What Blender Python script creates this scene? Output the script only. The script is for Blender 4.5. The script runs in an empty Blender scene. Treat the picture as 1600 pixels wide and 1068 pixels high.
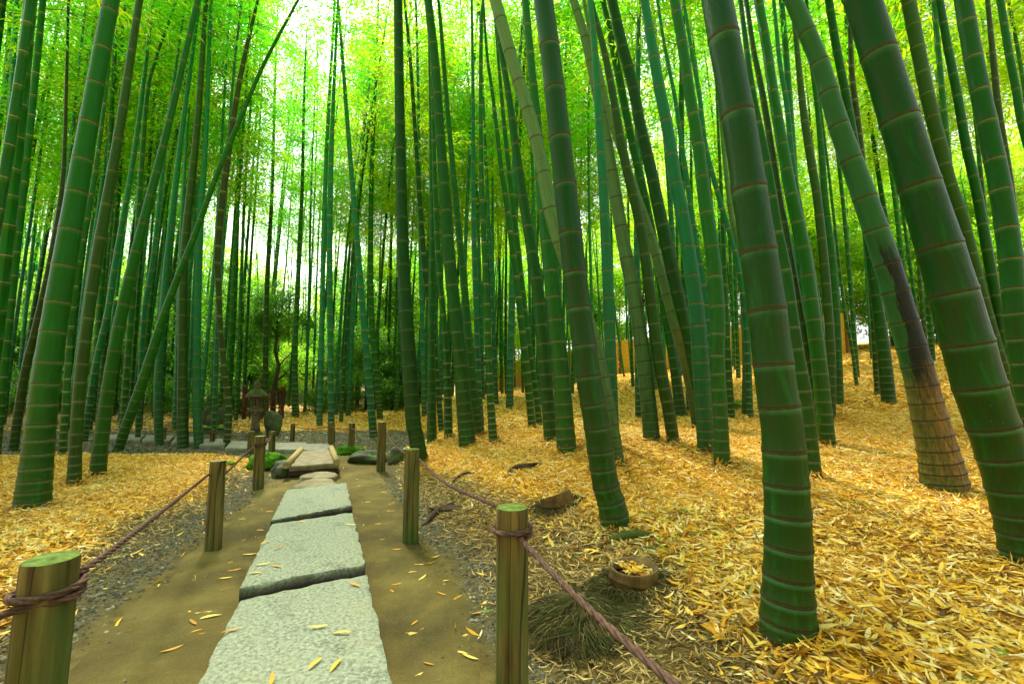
import bpy, bmesh, math, random
import numpy as np
from mathutils import Vector, Matrix, noise
random.seed(7); rng = np.random.default_rng(7)
S = bpy.context.scene; C = S.collection
PI = math.pi
# ------------------------------------------------------------------ camera, sky, sun, exposure
F = 720.0; HY = 600.0; CAMZ = 0.9
pitch = math.atan((HY-534)/F)
cd = bpy.data.cameras.new('camera'); cam = bpy.data.objects.new('camera', cd); C.objects.link(cam)
cam.location = (0, 0, CAMZ); cam.rotation_euler = (PI/2+pitch, 0, 0)
cd.sensor_width = 36; cd.lens = 36*F/1600; cd.clip_start = 0.05; cd.clip_end = 500
S.camera = cam
SUN_EL, SUN_AZ = math.radians(58), math.radians(-28)      # azimuth from +Y towards +X
w = bpy.data.worlds.new('World'); S.world = w; w.use_nodes = True
nt = w.node_tree; nt.nodes.clear()
sky = nt.nodes.new('ShaderNodeTexSky'); sky.sky_type = 'NISHITA'; sky.sun_disc = False
sky.sun_elevation = SUN_EL; sky.sun_rotation = SUN_AZ; sky.dust_density = 4; sky.air_density = 1.0; sky.ozone_density = 1.0
hs = nt.nodes.new('ShaderNodeHueSaturation'); hs.inputs['Saturation'].default_value = 0.12
bg = nt.nodes.new('ShaderNodeBackground'); bg.inputs['Strength'].default_value = 0.15
ow = nt.nodes.new('ShaderNodeOutputWorld')
nt.links.new(sky.outputs[0], hs.inputs['Color']); nt.links.new(hs.outputs[0], bg.inputs[0]); nt.links.new(bg.outputs[0], ow.inputs[0])
sl = bpy.data.lights.new('sun', 'SUN'); sl.energy = 4.0; sl.angle = math.radians(11); sl.color = (1, .95, .84)
so = bpy.data.objects.new('sun', sl); C.objects.link(so)
sd = Vector((math.sin(SUN_AZ)*math.cos(SUN_EL), math.cos(SUN_AZ)*math.cos(SUN_EL), math.sin(SUN_EL)))
so.rotation_euler = sd.to_track_quat('Z', 'Y').to_euler(); so.location = (0, 0, 30)
S.view_settings.view_transform = 'Standard'; S.view_settings.look = 'None'
S.view_settings.exposure = 1.82; S.view_settings.gamma = 1; S.view_settings.use_curve_mapping = False
S.render.engine = 'CYCLES'
S.cycles.max_bounces = 7; S.cycles.diffuse_bounces = 4; S.cycles.transmission_bounces = 4; S.cycles.glossy_bounces = 2
S.cycles.caustics_reflective = False; S.cycles.caustics_refractive = False
S.cycles.use_denoising = True

FWD = Vector((0, math.cos(pitch), math.sin(pitch))); UP = Vector((0, -math.sin(pitch), math.cos(pitch)))
def ray(x, y): return FWD*F + Vector((x-800, 0, 0)) + UP*(534-y)
def at(x, y, Y):
    d = ray(x, y); return Vector((0, 0, CAMZ)) + d*(Y/d.y)
def px(p):
    d = Vector(p) - Vector((0, 0, CAMZ)); k = F/d.dot(FWD)
    return 800+d.x*k, 534-d.dot(UP)*k

# ------------------------------------------------------------------ terrain
RY = [-6, 0, 1.385, 1.85, 2.4, 2.95, 3.8, 4.8, 5.4, 6.0, 7.2, 9, 12, 400]
RX = [.9, .25, .02, -.13, -.30, -.56, -.92, -1.30, -1.65, -1.75, -1.3, -2.2, -3.4, -4]
LY = [-6, 0, 1.44, 1.96, 2.49, 3.24, 3.93, 4.56, 5.4, 6.0, 400]
LX = [-1.0, -1.2, -1.34, -1.6, -1.73, -1.96, -2.18, -2.32, -2.7, -3.4, -3.4]
def sm(x, a, b):
    t = np.clip((np.asarray(x, float)-a)/(b-a), 0, 1); return t*t*(3-2*t)
def dr_dl(x, y): return x-np.interp(y, RY, RX), np.interp(y, LY, LX)-x
def wob(x, y):
    return (np.sin(x*1.7+y*.9)+np.sin(x*.8-y*1.3+1)+np.sin(x*3.9+y*2.7+2)*.5+np.sin(y*5.1-x*2.2)*.4)/2.9
def height(x, y):
    x = np.asarray(x, float); y = np.asarray(y, float)
    dr, dl = dr_dl(x, y)
    z = .20*sm(dr, 0, 1.0) + .20*sm(y, 1.8, 4.3)*sm(dr, .2, 1.7)
    z = z + .11*np.maximum(0, x-2)*sm(y, 2, 7)*(1-.6*sm(x, 16, 60)) + .045*np.clip(y-10, 0, 40)*sm(x, -3, 6)
    z = z + .10*sm(dl, 0, .8)*(1-sm(y, 5.2, 6.0))
    z = z + .05*sm(y, 8.8, 12)*(dr < 50)
    z = z + (.012+.02*sm(dr, .3, 1.5)+.02*sm(dl, .3, 1.2))*wob(x*1.3, y*1.3)*(1-.6*(y > 6)*(y < 9)*(dr < 0))
    z = z + .006*np.sin(x*11+3*np.sin(y*4))*np.sin(y*9.5+1.7)
    return z
def hz(x, y): return float(height(x, y))
def on_ground(x, y):
    d = ray(x, y); o = Vector((0, 0, CAMZ)); t = .3/F
    while t < 80/F:
        p = o+d*t
        if p.z <= hz(p.x, p.y): return p
        t += .01/F*(1+t*F*.3)
    return o+d*(60/F)
def litter(x, y):      # 0..1 how thick the leaf litter lies
    dr, dl = dr_dl(x, y); n = wob(x*2.1+4, y*2.3)*.18
    wr = np.interp(y, [0, 1.6, 2.6, 4, 6], [.75, .75, .8, .35, .2])
    a = sm(dr+n, wr*.35, wr+.35)
    b = sm(dl+n, .15, .55)*(1-sm(y, 5.5, 6.2))
    far = sm(y+n, 8.6, 9.4)*(.35+.65*sm(x, -7, -4))
    return np.maximum(np.maximum(a, b), far)
def gravelly(x, y):
    dr, dl = dr_dl(x, y); n = wob(x*3+1, y*3)*.12
    a = sm(dr+n, -.05, .05)*(1-sm(dr+n, .12, .32)); b = sm(dl+n, -.05, .05)*(1-sm(dl+n, .18, .5))
    c = sm(y+n, 5.7, 6.1)*(1-sm(y+n, 8.7, 9.3))*(dr < .1)
    return np.maximum(np.maximum(a, b)*(y < 5.9), c)

# ------------------------------------------------------------------ helpers
def tag(o, label=None, cat=None, group=None, kind=None):
    if label: o['label'] = label
    if cat: o['category'] = cat
    if group: o['group'] = group
    if kind: o['kind'] = kind
    return o
def empty(name, loc, label, cat, group=None):
    o = bpy.data.objects.new(name, None); C.objects.link(o); o.location = loc; o.empty_display_size = .1
    return tag(o, label, cat, group)
def mesh_np(name, V, polys, mats, rnd=None, smooth=False, midx=None, attrs=None, uv=None):
    """V (n,3); polys: list of (m,k) index arrays"""
    me = bpy.data.meshes.new(name); V = np.asarray(V, np.float32)
    me.vertices.add(len(V)); me.vertices.foreach_set('co', V.ravel())
    nl = sum(p.size for p in polys); npol = sum(len(p) for p in polys)
    me.loops.add(nl); me.polygons.add(npol)
    li = np.concatenate([p.ravel() for p in polys]).astype(np.int32)
    tot = np.concatenate([np.full(len(p), p.shape[1]) for p in polys]).astype(np.int32)
    st = np.concatenate([[0], np.cumsum(tot)[:-1]]).astype(np.int32)
    me.loops.foreach_set('vertex_index', li); me.polygons.foreach_set('loop_start', st)
    me.polygons.foreach_set('loop_total', tot)
    if midx is not None: me.polygons.foreach_set('material_index', np.asarray(midx, np.int32))
    me.polygons.foreach_set('use_smooth', np.full(npol, smooth))
    at_ = dict(attrs or {})
    if rnd is not None: at_['rnd'] = rnd
    for k, a in at_.items():
        t = me.attributes.new(k, 'FLOAT', 'POINT'); t.data.foreach_set('value', np.asarray(a, np.float32).ravel())
    for m in (mats if isinstance(mats, (list, tuple)) else [mats]): me.materials.append(m)
    me.update(); me.validate()
    return me
def link(name, me, parent=None):
    o = bpy.data.objects.new(name, me); C.objects.link(o)
    if parent: o.parent = parent
    return o
def bm_obj(name, bm, m, parent=None, smooth=True):
    me = bpy.data.meshes.new(name); bm.to_mesh(me); bm.free(); me.materials.append(m)
    for p in me.polygons: p.use_smooth = smooth
    return link(name, me, parent)
def tube_arrays(P, R, seg=10, caps=True, phase=0):
    """P list of Vector, R radii -> V, quads, tris (angle 0 = +X side)"""
    P = [Vector(p) for p in P]; V = []; n = len(P)
    for i in range(n):
        t = (P[min(i+1, n-1)]-P[max(i-1, 0)]).normalized()
        a = Vector((1, 0, 0)) if abs(t.x) < .9 else Vector((0, 1, 0))
        a = (a-t*a.dot(t)).normalized(); b = t.cross(a)
        for k in range(seg):
            th = 2*PI*k/seg+phase
            V.append(P[i]+(a*math.cos(th)+b*math.sin(th))*R[i])
    i = np.arange(n-1)[:, None]; k = np.arange(seg)[None, :]; k2 = (k+1) % seg
    q = np.stack([i*seg+k, i*seg+k2, (i+1)*seg+k2, (i+1)*seg+k], -1).reshape(-1, 4)
    return np.array([tuple(v) for v in V]), q
def tube(name, P, R, m, parent=None, seg=10, caps=True):
    V, q = tube_arrays(P, R, seg)
    polys = [q]
    if caps: polys += [np.arange(seg)[::-1][None, :].copy(), (np.arange(seg)+len(V)-seg)[None, :]]
    me = mesh_np(name, V, polys, m, smooth=True)
    if caps:
        for p in me.polygons[-2:]: p.use_smooth = False
    return link(name, me, parent)
def bez(pts, n):
    """catmull-rom through tuples, n samples per span"""
    P = [np.array(p, float) for p in pts]; P = [2*P[0]-P[1]]+P+[2*P[-1]-P[-2]]; out = []
    for i in range(1, len(P)-2):
        for j in range(n):
            t = j/n; a, b, c, d = P[i-1:i+3]
            out.append(.5*((2*b)+(-a+c)*t+(2*a-5*b+4*c-d)*t*t+(-a+3*b-3*c+d)*t**3))
    out.append(P[-2]); return out

# ------------------------------------------------------------------ materials
class M:
    def __init__(s, name, rough=.7, spec=.3):
        s.m = bpy.data.materials.new(name); s.m.use_nodes = True; s.t = s.m.node_tree; s.t.nodes.clear()
        s.o = s.n('OutputMaterial'); s.b = s.n('BsdfPrincipled'); s.l(s.b, s.o, 0, 0)
        s.b.inputs['Roughness'].default_value = rough; s.b.inputs['Specular IOR Level'].default_value = spec
    def n(s, k, **kw):
        x = s.t.nodes.new('ShaderNode'+k)
        for a, b in kw.items(): setattr(x, a, b)
        return x
    def l(s, a, b, i=0, j=0):
        s.t.links.new(a if isinstance(a, bpy.types.NodeSocket) else a.outputs[i], b if isinstance(b, bpy.types.NodeSocket) else b.inputs[j])
    def noise(s, scale, detail=4, vec=None, rough=.55, dist=0):
        x = s.n('TexNoise'); x.inputs['Scale'].default_value = scale; x.inputs['Detail'].default_value = detail
        x.inputs['Roughness'].default_value = rough; x.inputs['Distortion'].default_value = dist
        if vec is not None: s.l(vec, x.inputs['Vector'])
        return x.outputs['Fac']
    def map(s, scale, co='Object'):
        tc = s.n('TexCoord'); mp = s.n('Mapping'); mp.inputs['Scale'].default_value = scale
        s.l(tc.outputs[co], mp.inputs[0]); return mp.outputs[0]
    def ramp(s, fac, stops):
        r = s.n('ValToRGB'); e = r.color_ramp.elements
        while len(e) < len(stops): e.new(.5)
        for i, (p, c) in enumerate(stops):
            e[i].position = p; e[i].color = (c[0], c[1], c[2], 1) if isinstance(c, tuple) else (c, c, c, 1)
        s.l(fac, r.inputs[0]); return r.outputs[0]
    def rng(s, v, a, b, c=0, d=1):
        r = s.n('MapRange'); s.l(v, r.inputs[0])
        for i, q in enumerate((a, b, c, d)): r.inputs[i+1].default_value = q
        return r.outputs[0]
    def mix(s, f, a, b, mode='MIX'):
        x = s.n('MixRGB', blend_type=mode)
        for v, k in ((f, 0), (a, 1), (b, 2)):
            if isinstance(v, (int, float)): x.inputs[k].default_value = v
            elif isinstance(v, tuple): x.inputs[k].default_value = (*v, 1)
            else: s.l(v, x.inputs[k])
        return x.outputs[0]
    def math(s, op, a, b=0):
        x = s.n('Math', operation=op)
        for v, k in ((a, 0), (b, 1)):
            if isinstance(v, (int, float)): x.inputs[k].default_value = v
            else: s.l(v, x.inputs[k])
        return x.outputs[0]
    def attr(s, name): return s.n('Attribute', attribute_name=name).outputs['Fac']
    def col(s, c):
        if isinstance(c, tuple): s.b.inputs['Base Color'].default_value = (*c, 1)
        else: s.l(c, s.b.inputs['Base Color'])
        return s
    def bump(s, h, dist=.01, st=.6):
        b = s.n('Bump'); b.inputs['Distance'].default_value = dist; b.inputs['Strength'].default_value = st
        s.l(h, b.inputs['Height']); s.l(b.outputs[0], s.b.inputs['Normal']); return s
    def rough(s, r): s.l(r, s.b.inputs['Roughness']); return s

def mat_culm(kind='plain'):
    m = M('culm_'+kind, .30, .15)
    oi = m.n('ObjectInfo'); ht = m.attr('ht'); ang = m.attr('ang'); iv = m.attr('iv')
    cx = m.n('CombineXYZ'); m.l(m.math('MULTIPLY', ang, 3), cx, 0, 0); m.l(m.math('MULTIPLY', ht, 1.1), cx, 0, 1); m.l(m.math('MULTIPLY', oi.outputs['Random'], 60), cx, 0, 2)
    v = cx.outputs[0]
    cs = m.n('CombineXYZ'); m.l(m.math('MULTIPLY', ang, 22), cs, 0, 0); m.l(m.math('MULTIPLY', ht, 1.2), cs, 0, 1); m.l(m.math('MULTIPLY', oi.outputs['Random'], 60), cs, 0, 2)
    big = m.noise(1.3, 5, v); streak = m.noise(1.6, 4, cs.outputs[0]); fine = m.noise(14, 4, v, .7)
    base = oi.outputs['Color']
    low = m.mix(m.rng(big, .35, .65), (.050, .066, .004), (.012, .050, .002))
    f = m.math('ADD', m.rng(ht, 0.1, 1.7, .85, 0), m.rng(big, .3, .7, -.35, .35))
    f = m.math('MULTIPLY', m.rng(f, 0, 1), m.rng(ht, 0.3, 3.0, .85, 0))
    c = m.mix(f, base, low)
    # waxy bloom, denser with height, its teal also painting in the sky's reflection
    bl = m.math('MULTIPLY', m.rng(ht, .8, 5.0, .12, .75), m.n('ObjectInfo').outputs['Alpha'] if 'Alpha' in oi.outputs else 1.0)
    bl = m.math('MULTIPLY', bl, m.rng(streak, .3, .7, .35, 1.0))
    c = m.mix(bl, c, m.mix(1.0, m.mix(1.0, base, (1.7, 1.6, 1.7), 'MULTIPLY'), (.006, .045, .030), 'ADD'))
    c = m.mix(m.rng(streak, .25, .75, 0, .35), c, (.004, .030, .002), 'MIX')
    c = m.mix(m.rng(fine, .55, .85, 0, .2), c, (.05, .11, .012))
    # weathering: dark algae patches and dry brown blotches, patchy and different on each culm
    pat = m.noise(3.2, 6, v, .68, .6); vs = m.n('MapRange'); m.l(oi.outputs['Random'], vs.inputs[0]); vs.inputs[3].default_value = .35; vs.inputs[4].default_value = 1.0
    c = m.mix(m.math('MULTIPLY', m.rng(pat, .50, .64, 0, .75), m.math('MULTIPLY', vs.outputs[0], m.rng(ht, 0, 3.5, 1, .35))), c, (.028, .030, .004))
    c = m.mix(m.math('MULTIPLY', m.rng(pat, .46, .34, 0, .6), m.rng(ht, 0, 2.5, 1, .3)), c, (.012, .125, .008))
    sc = m.noise(34, 3, cs.outputs[0], .6); c = m.mix(m.rng(sc, .66, .76, 0, .4), c, (.09, .17, .04))
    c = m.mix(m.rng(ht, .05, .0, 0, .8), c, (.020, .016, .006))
    # paler dust just under each node
    c = m.mix(m.math('MULTIPLY', m.rng(iv, .84, 1.0, 0, .75), m.rng(big, .35, .6, .25, 1)), c, (.06, .19, .055))
    c = m.mix(m.rng(iv, .0, .05, .5, 0), c, (.05, .045, .012))
    # lichen specks
    vo = m.n('TexVoronoi'); m.l(v, vo.inputs['Vector']); vo.inputs['Scale'].default_value = 16
    sp = m.math('MULTIPLY', m.rng(vo.outputs['Distance'], .10, .05), m.rng(big, .55, .62))
    c = m.mix(m.math('MULTIPLY', sp, .55), c, (.22, .28, .14))
    if kind == 'scarred':
        ed = m.math('ADD', m.math('ADD', ang, m.rng(big, .3, .7, -.06, .06)), m.rng(fine, .3, .7, -.03, .03)); ht = m.math('ADD', ht, m.rng(m.noise(5, 6, v, .7), .3, .7, -.12, .12))
        a = m.math('MULTIPLY', m.rng(ed, .600, .612), m.rng(ht, .48, .60)); a = m.math('MULTIPLY', a, m.rng(ht, 1.60, 1.48))
        c = m.mix(m.math('MULTIPLY', a, m.rng(fine, .3, .6, .85, 1)), c, m.mix(streak, (.003, .004, .005), (.016, .017, .013)))
        bn = m.math('MULTIPLY', m.rng(ht, .80, .58), m.rng(ht, -.05, .1))
        tan = m.mix(m.rng(fine, .4, .62), m.mix(m.rng(streak, .35, .65), (.30, .15, .025), (.10, .085, .02)), (.075, .05, .013))
        c = m.mix(m.math('MULTIPLY', bn, m.rng(ang, .6, .7, .5, 1)), c, tan)
    if kind == 'scorched':
        bn = m.math('MULTIPLY', m.rng(ht, 1.35, 1.0), m.rng(ang, .66, .76, .25, 1))
        tan = m.mix(m.rng(m.math('ADD', fine, m.rng(ht, .0, .9, -.3, .15)), .3, .6), (.035, .015, .006), (.16, .10, .03))
        c = m.mix(bn, c, tan)
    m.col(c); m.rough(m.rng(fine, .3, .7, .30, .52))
    m.bump(m.math('ADD', m.math('MULTIPLY', sc, .8), m.math('MULTIPLY', fine, .6)), .002, .6)
    return m.m
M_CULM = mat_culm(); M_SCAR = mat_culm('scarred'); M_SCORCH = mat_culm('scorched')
def simple(name, stops, scale, detail=5, rough=.8, bump=.004, mp=(1, 1, 1), spec=.2, bs=.6):
    m = M(name, rough, spec); n = m.noise(scale, detail, m.map(mp), .65); m.col(m.ramp(n, stops)); m.bump(n, bump, bs); return m.m
M_RING = simple('node_scar', [(.3, (.016, .011, .005)), (.7, (.085, .060, .024))], 12, bump=.001)
M_RINGP = simple('node_scar_tan', [(.3, (.07, .05, .018)), (.7, (.26, .21, .09))], 12, bump=.001)
M_RINGF = simple('node_scar_pale', [(.3, (.14, .16, .06)), (.7, (.30, .30, .15))], 5, bump=.001)
def mat_leaf(name, stops, trans, tfac=.55, rough=.5):
    m = M(name, rough, .25); c = m.ramp(m.attr('rnd'), stops); m.col(c)
    tr = m.n('BsdfTranslucent'); m.l(m.ramp(m.attr('rnd'), trans), tr.inputs[0])
    mx = m.n('MixShader'); mx.inputs[0].default_value = tfac
    m.l(m.b, mx, 0, 1); m.l(tr, mx, 0, 2); m.l(mx, m.o, 0, 0); return m.m
M_LEAF = mat_leaf('bamboo_leaf', [(0, (.025, .15, .006)), (.55, (.07, .22, .008)), (.85, (.15, .27, .010)), (1, (.30, .32, .02))],
                  [(0, (.03, .50, .006)), (.5, (.14, .72, .008)), (.85, (.42, .80, .010)), (1, (.74, .76, .015))], .66)
M_LEAFY = mat_leaf('bamboo_leaf_yellowing', [(0, (.07, .22, .008)), (.5, (.16, .28, .010)), (1, (.38, .36, .02))],
                  [(0, (.18, .72, .006)), (.5, (.50, .84, .010)), (1, (.86, .80, .015))], .66)
M_BROAD = mat_leaf('broad_leaf', [(0, (.015, .06, .006)), (.6, (.04, .13, .01)), (1, (.10, .22, .015))],
                  [(0, (.05, .25, .01)), (.6, (.14, .45, .015)), (1, (.35, .65, .02))], .5, .35)
M_BROADY = mat_leaf('broad_leaf_bright', [(0, (.05, .16, .01)), (.6, (.12, .26, .015)), (1, (.25, .34, .02))],
                  [(0, (.15, .50, .01)), (.6, (.38, .72, .02)), (1, (.60, .78, .03))], .6, .4)
LIT = [(0, (.10, .045, .008)), (.08, (.34, .16, .015)), (.24, (.62, .29, .014)), (.48, (.82, .50, .028)), (.74, (.86, .63, .13)), (.95, (.84, .74, .38)), (.985, (.80, .70, .35)), (1, (.20, .30, .03))]
M_LITTER = mat_leaf('dry_leaf', LIT, [(0, (.3, .12, .02)), (.5, (.7, .4, .05)), (1, (.8, .6, .2))], .12, .6)
M_STRAW = mat_leaf('straw', [(0, (.09, .055, .014)), (.5, (.34, .23, .065)), (1, (.62, .47, .18))], [(0, (.1, .06, .02)), (1, (.3, .2, .06))], .05, .8)
M_ROOT = mat_leaf('root_fibre', [(0, (.02, .015, .005)), (.4, (.075, .055, .015)), (.6, (.06, .085, .012)), (.8, (.16, .12, .04)), (1, (.34, .25, .10))], [(0, (.02, .02, .01)), (1, (.1, .1, .03))], .05, .85)
M_MOSS = simple('moss', [(.3, (.02, .07, .004)), (.7, (.09, .24, .012))], 40, rough=.95, bump=.02, spec=.05)
M_TWIG = simple('twig', [(.3, (.05, .06, .02)), (.7, (.12, .13, .05))], 8, bump=.001)
M_BARK = simple('bark', [(.3, (.03, .018, .010)), (.7, (.11, .07, .04))], 6, bump=.03, mp=(1, 1, .2))
M_ROCK = simple('mossy_rock', [(.28, (.02, .022, .012)), (.48, (.095, .09, .055)), (.56, (.05, .11, .018)), (.8, (.14, .20, .045))], 9, 8, bump=.03)
def mat_lantern():
    m = M('lantern_stone', .9, .15); g = m.n('NewGeometry'); sx = m.n('SeparateXYZ'); m.l(g.outputs['Normal'], sx.inputs[0])
    n = m.noise(12, 6, m.map((1, 1, 1)), .65)
    c = m.ramp(n, [(.3, (.055, .045, .022)), (.7, (.24, .20, .11))])
    c = m.mix(m.math('MULTIPLY', m.rng(sx.outputs['Z'], -.1, .6), m.rng(n, .35, .55, .4, 1)), c, (.045, .075, .012))
    m.col(c); m.bump(n, .02); return m.m
M_LANT = mat_lantern()
M_SLABFAR = simple('paving_stone', [(.3, (.14, .13, .09)), (.7, (.31, .30, .22))], 14, 8, bump=.008)
M_STEP = simple('stepping_stone', [(.25, (.09, .075, .035)), (.5, (.20, .165, .09)), (.75, (.31, .27, .155))], 10, 8, bump=.012)
def mat_granite():
    m = M('granite_slab', .75, .3); v = m.map((1, 1, 1))
    a = m.noise(75, 6, v, .7); b = m.noise(6, 5, v); vo = m.n('TexVoronoi'); vo.inputs['Scale'].default_value = 58; m.l(v, vo.inputs['Vector'])
    g = m.noise(260, 2, v)
    c = m.ramp(a, [(.30, (.06, .07, .04)), (.42, (.16, .19, .115)), (.56, (.29, .325, .215)), (.72, (.44, .47, .31))])
    c = m.mix(m.rng(b, .45, .75, 0, .5), c, m.mix(.5, c, (.30, .28, .13)), 'MIX')
    c = m.mix(m.rng(g, .4, .65, .25, 0), c, (.10, .11, .08))
    pt = m.noise(3.5, 6, v, .7); c = m.mix(m.math('MULTIPLY', m.rng(pt, .52, .66), m.rng(a, .6, .42, .25, .9)), c, (.06, .06, .035)); c = m.mix(m.rng(pt, .46, .30, 0, .4), c, (.30, .27, .12))
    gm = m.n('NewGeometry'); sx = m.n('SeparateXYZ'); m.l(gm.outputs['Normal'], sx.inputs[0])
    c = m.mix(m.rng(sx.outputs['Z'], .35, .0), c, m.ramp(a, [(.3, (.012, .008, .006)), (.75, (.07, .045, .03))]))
    m.col(c); m.bump(m.math('ADD', m.math('MULTIPLY', a, 1.0), m.math('MULTIPLY', vo.outputs['Distance'], .25)), .006, .85); return m.m
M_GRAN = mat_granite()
def mat_post(moss=True):
    m = M('post_wood', .8, .2); v = m.map((1, 1, .06)); a = m.noise(42, 6, v, .6); b = m.noise(5, 4, m.map((1, 1, .5)))
    c = m.ramp(a, [(.28, (.02, .012, .003)), (.45, (.10, .062, .015)), (.7, (.22, .15, .042))])
    c = m.mix(m.rng(b, .38, .56, 0, .85 if moss else .45), c, m.mix(a, (.015, .045, .006), (.10, .16, .025)))
    vo = m.n('TexWave', wave_type='BANDS', bands_direction='X'); m.l(v, vo.inputs['Vector'])
    vo.inputs['Scale'].default_value = 9; vo.inputs['Distortion'].default_value = 9; vo.inputs['Detail'].default_value = 2
    ck = m.rng(vo.outputs['Fac'], .02, .0)
    c = m.mix(m.math('MULTIPLY', ck, .8), c, (.012, .007, .003))
    m.col(c); m.bump(a, .004, .6); return m.m
M_POST = mat_post(); M_POSTB = mat_post(False)
M_PTOP = simple('post_top_moss', [(.3, (.035, .05, .01)), (.5, (.09, .14, .02)), (.7, (.14, .23, .035))], 45, rough=.95, bump=.003)
M_PTOPW = simple('post_top_wood', [(.3, (.16, .13, .05)), (.7, (.34, .28, .12))], 40, rough=.9, bump=.003)
M_ROPE = simple('rope', [(.3, (.036, .018, .012)), (.7, (.145, .080, .052))], 90, rough=.85, bump=.001)
M_LOG = simple('pale_log', [(.3, (.20, .14, .045)), (.7, (.40, .31, .12))], 20, mp=(1, 1, 1), bump=.003)
M_STUMP = simple('stump_wall', [(.3, (.03, .018, .004)), (.5, (.10, .055, .012)), (.75, (.20, .13, .03))], 16, 6, mp=(1, 1, .3), bump=.003)
M_STUMPIN = simple('stump_inside', [(.3, (.09, .055, .015)), (.7, (.24, .16, .06))], 18, bump=.002)
M_FENCE = simple('fence_board', [(.3, (.46, .24, .03)), (.7, (.74, .46, .08))], 4, 5, mp=(.4, .4, 4), bump=.004)
M_FPOST = simple('fence_post', [(.3, (.10, .045, .012)), (.7, (.26, .12, .03))], 6, mp=(1, 1, .3), bump=.004)
M_GATE = simple('gate_wood', [(.3, (.03, .012, .006)), (.7, (.12, .045, .018))], 8, mp=(1, 1, .3), bump=.004)
M_PLASTER = simple('plaster', [(.3, (.52, .48, .42)), (.7, (.70, .66, .60))], 3, bump=.003)
M_TILE = simple('roof_tile', [(.3, (.04, .045, .05)), (.7, (.10, .11, .12))], 8, bump=.01)
M_ROOTW = simple('root_wood', [(.3, (.02, .013, .006)), (.7, (.09, .055, .025))], 25, bump=.006)
M_FALLEN = simple('fallen_culm', [(.3, (.02, .045, .008)), (.7, (.09, .12, .02))], 8, bump=.002)
M_PEB = mat_leaf('pebble', [(0, (.035, .036, .022)), (.4, (.10, .10, .06)), (.7, (.18, .165, .09)), (1, (.40, .38, .26))], [(0, (0, 0, 0)), (1, (0, 0, 0))], 0, .8)
def mat_ground():
    m = M('forest_floor', .9, .1); v = m.map((1, 1, 1)); li = m.attr('litter'); gr = m.attr('gravel')
    a = m.noise(9, 8, v, .65); b = m.noise(90, 5, v, .7); st = m.noise(60, 4, m.map((1, .35, 1)), .7)
    soil = m.ramp(m.mix(.5, a, b), [(.3, (.05, .032, .009)), (.5, (.155, .108, .030)), (.7, (.29, .21, .07))])
    grv = m.ramp(b, [(.32, (.035, .028, .012)), (.5, (.12, .10, .045)), (.7, (.22, .19, .10))])
    c = m.mix(m.math('MULTIPLY', gr, m.rng(a, .35, .6, .35, 1)), m.mix(m.attr('trod'), soil, m.ramp(a, [(.3, (.07, .052, .013)), (.7, (.21, .16, .045))])), grv)
    lc = m.ramp(m.mix(.35, b, st), [(.34, (.24, .09, .010)), (.46, (.58, .28, .020)), (.56, (.80, .48, .034)), (.72, (.84, .62, .15))])
    c = m.mix(m.rng(li, .45, .9), c, lc)
    m.col(c); m.bump(b, .02, .8); return m.m
M_GROUND = mat_ground()
def mat_dirt():
    m = M('packed_dirt', .85, .15); v = m.map((1, 1, 1)); a = m.noise(2.6, 7, v, .6); b = m.noise(110, 5, v, .7); s = m.noise(7, 4, m.map((1, .5, 1)))
    c = m.ramp(a, [(.3, (.075, .056, .012)), (.5, (.155, .120, .026)), (.72, (.25, .20, .052))])
    c = m.mix(m.rng(b, .35, .7, .3, 0), c, (.06, .045, .015)); c = m.mix(m.rng(s, .55, .7, 0, .35), c, (.07, .07, .02)); dm = m.noise(1.1, 5, v, .6, .5); c = m.mix(m.rng(dm, .5, .62, 0, .5), c, (.035, .030, .010)); gt = m.noise(320, 2, v, .6); c = m.mix(m.rng(gt, .60, .70, 0, .7), c, (.26, .22, .11)); c = m.mix(m.rng(gt, .36, .28, 0, .6), c, (.02, .015, .006))
    m.col(c); m.bump(m.math('ADD', m.math('MULTIPLY', b, .8), m.math('MULTIPLY', s, 1.6)), .018, .8); return m.m
M_DIRT = mat_dirt()

# ------------------------------------------------------------------ ground, path
def axis(parts):
    out = []
    for a, b, st in parts: out += list(np.arange(a, b, st))
    return np.array(out+[parts[-1][1]])
gx = axis([(-150, -30, 10), (-30, -10, 1), (-10, -3.5, .2), (-3.5, 4, .05), (4, 10, .2), (10, 30, 1), (30, 150.1, 10)])
gy = axis([(-80, -8, 8), (-8, -1, .5), (-1, 7, .05), (7, 14, .2), (14, 40, 1), (40, 200.1, 10)])
GX, GY = np.meshgrid(gx, gy); Z = height(GX, GY)
nx, ny = len(gx), len(gy); i = np.arange(ny-1)[:, None]*nx+np.arange(nx-1)[None, :]
q = np.stack([i, i+1, i+1+nx, i+nx], -1).reshape(-1, 4)
me = mesh_np('ground', np.stack([GX, GY, Z], -1).reshape(-1, 3), [q], M_GROUND, smooth=True,
             attrs={'litter': litter(GX, GY), 'gravel': gravelly(GX, GY), 'trod': (1-sm(dr_dl(GX, GY)[0], .05, .45))*(1-sm(dr_dl(GX, GY)[1], .05, .6))})
tag(link('ground', me), 'forest floor of soil under the leaf litter', kind='structure')
ys = np.arange(-5.9, 5.95, .05); us = np.linspace(0, 1, 44)
L_ = np.interp(ys, LY, LX)-.02; R_ = np.interp(ys, RY, RX)+.02
wv = .05*np.sin(ys*5)+.03*np.sin(ys*13+1); L_ = L_-wv*.6; R_ = R_+.05*np.sin(ys*6+2)+.02*np.sin(ys*17)
PX = L_[:, None]+(R_-L_)[:, None]*us[None, :]; PY = np.repeat(ys[:, None], 44, 1)
edge = np.minimum(us, 1-us)[None, :]
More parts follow.
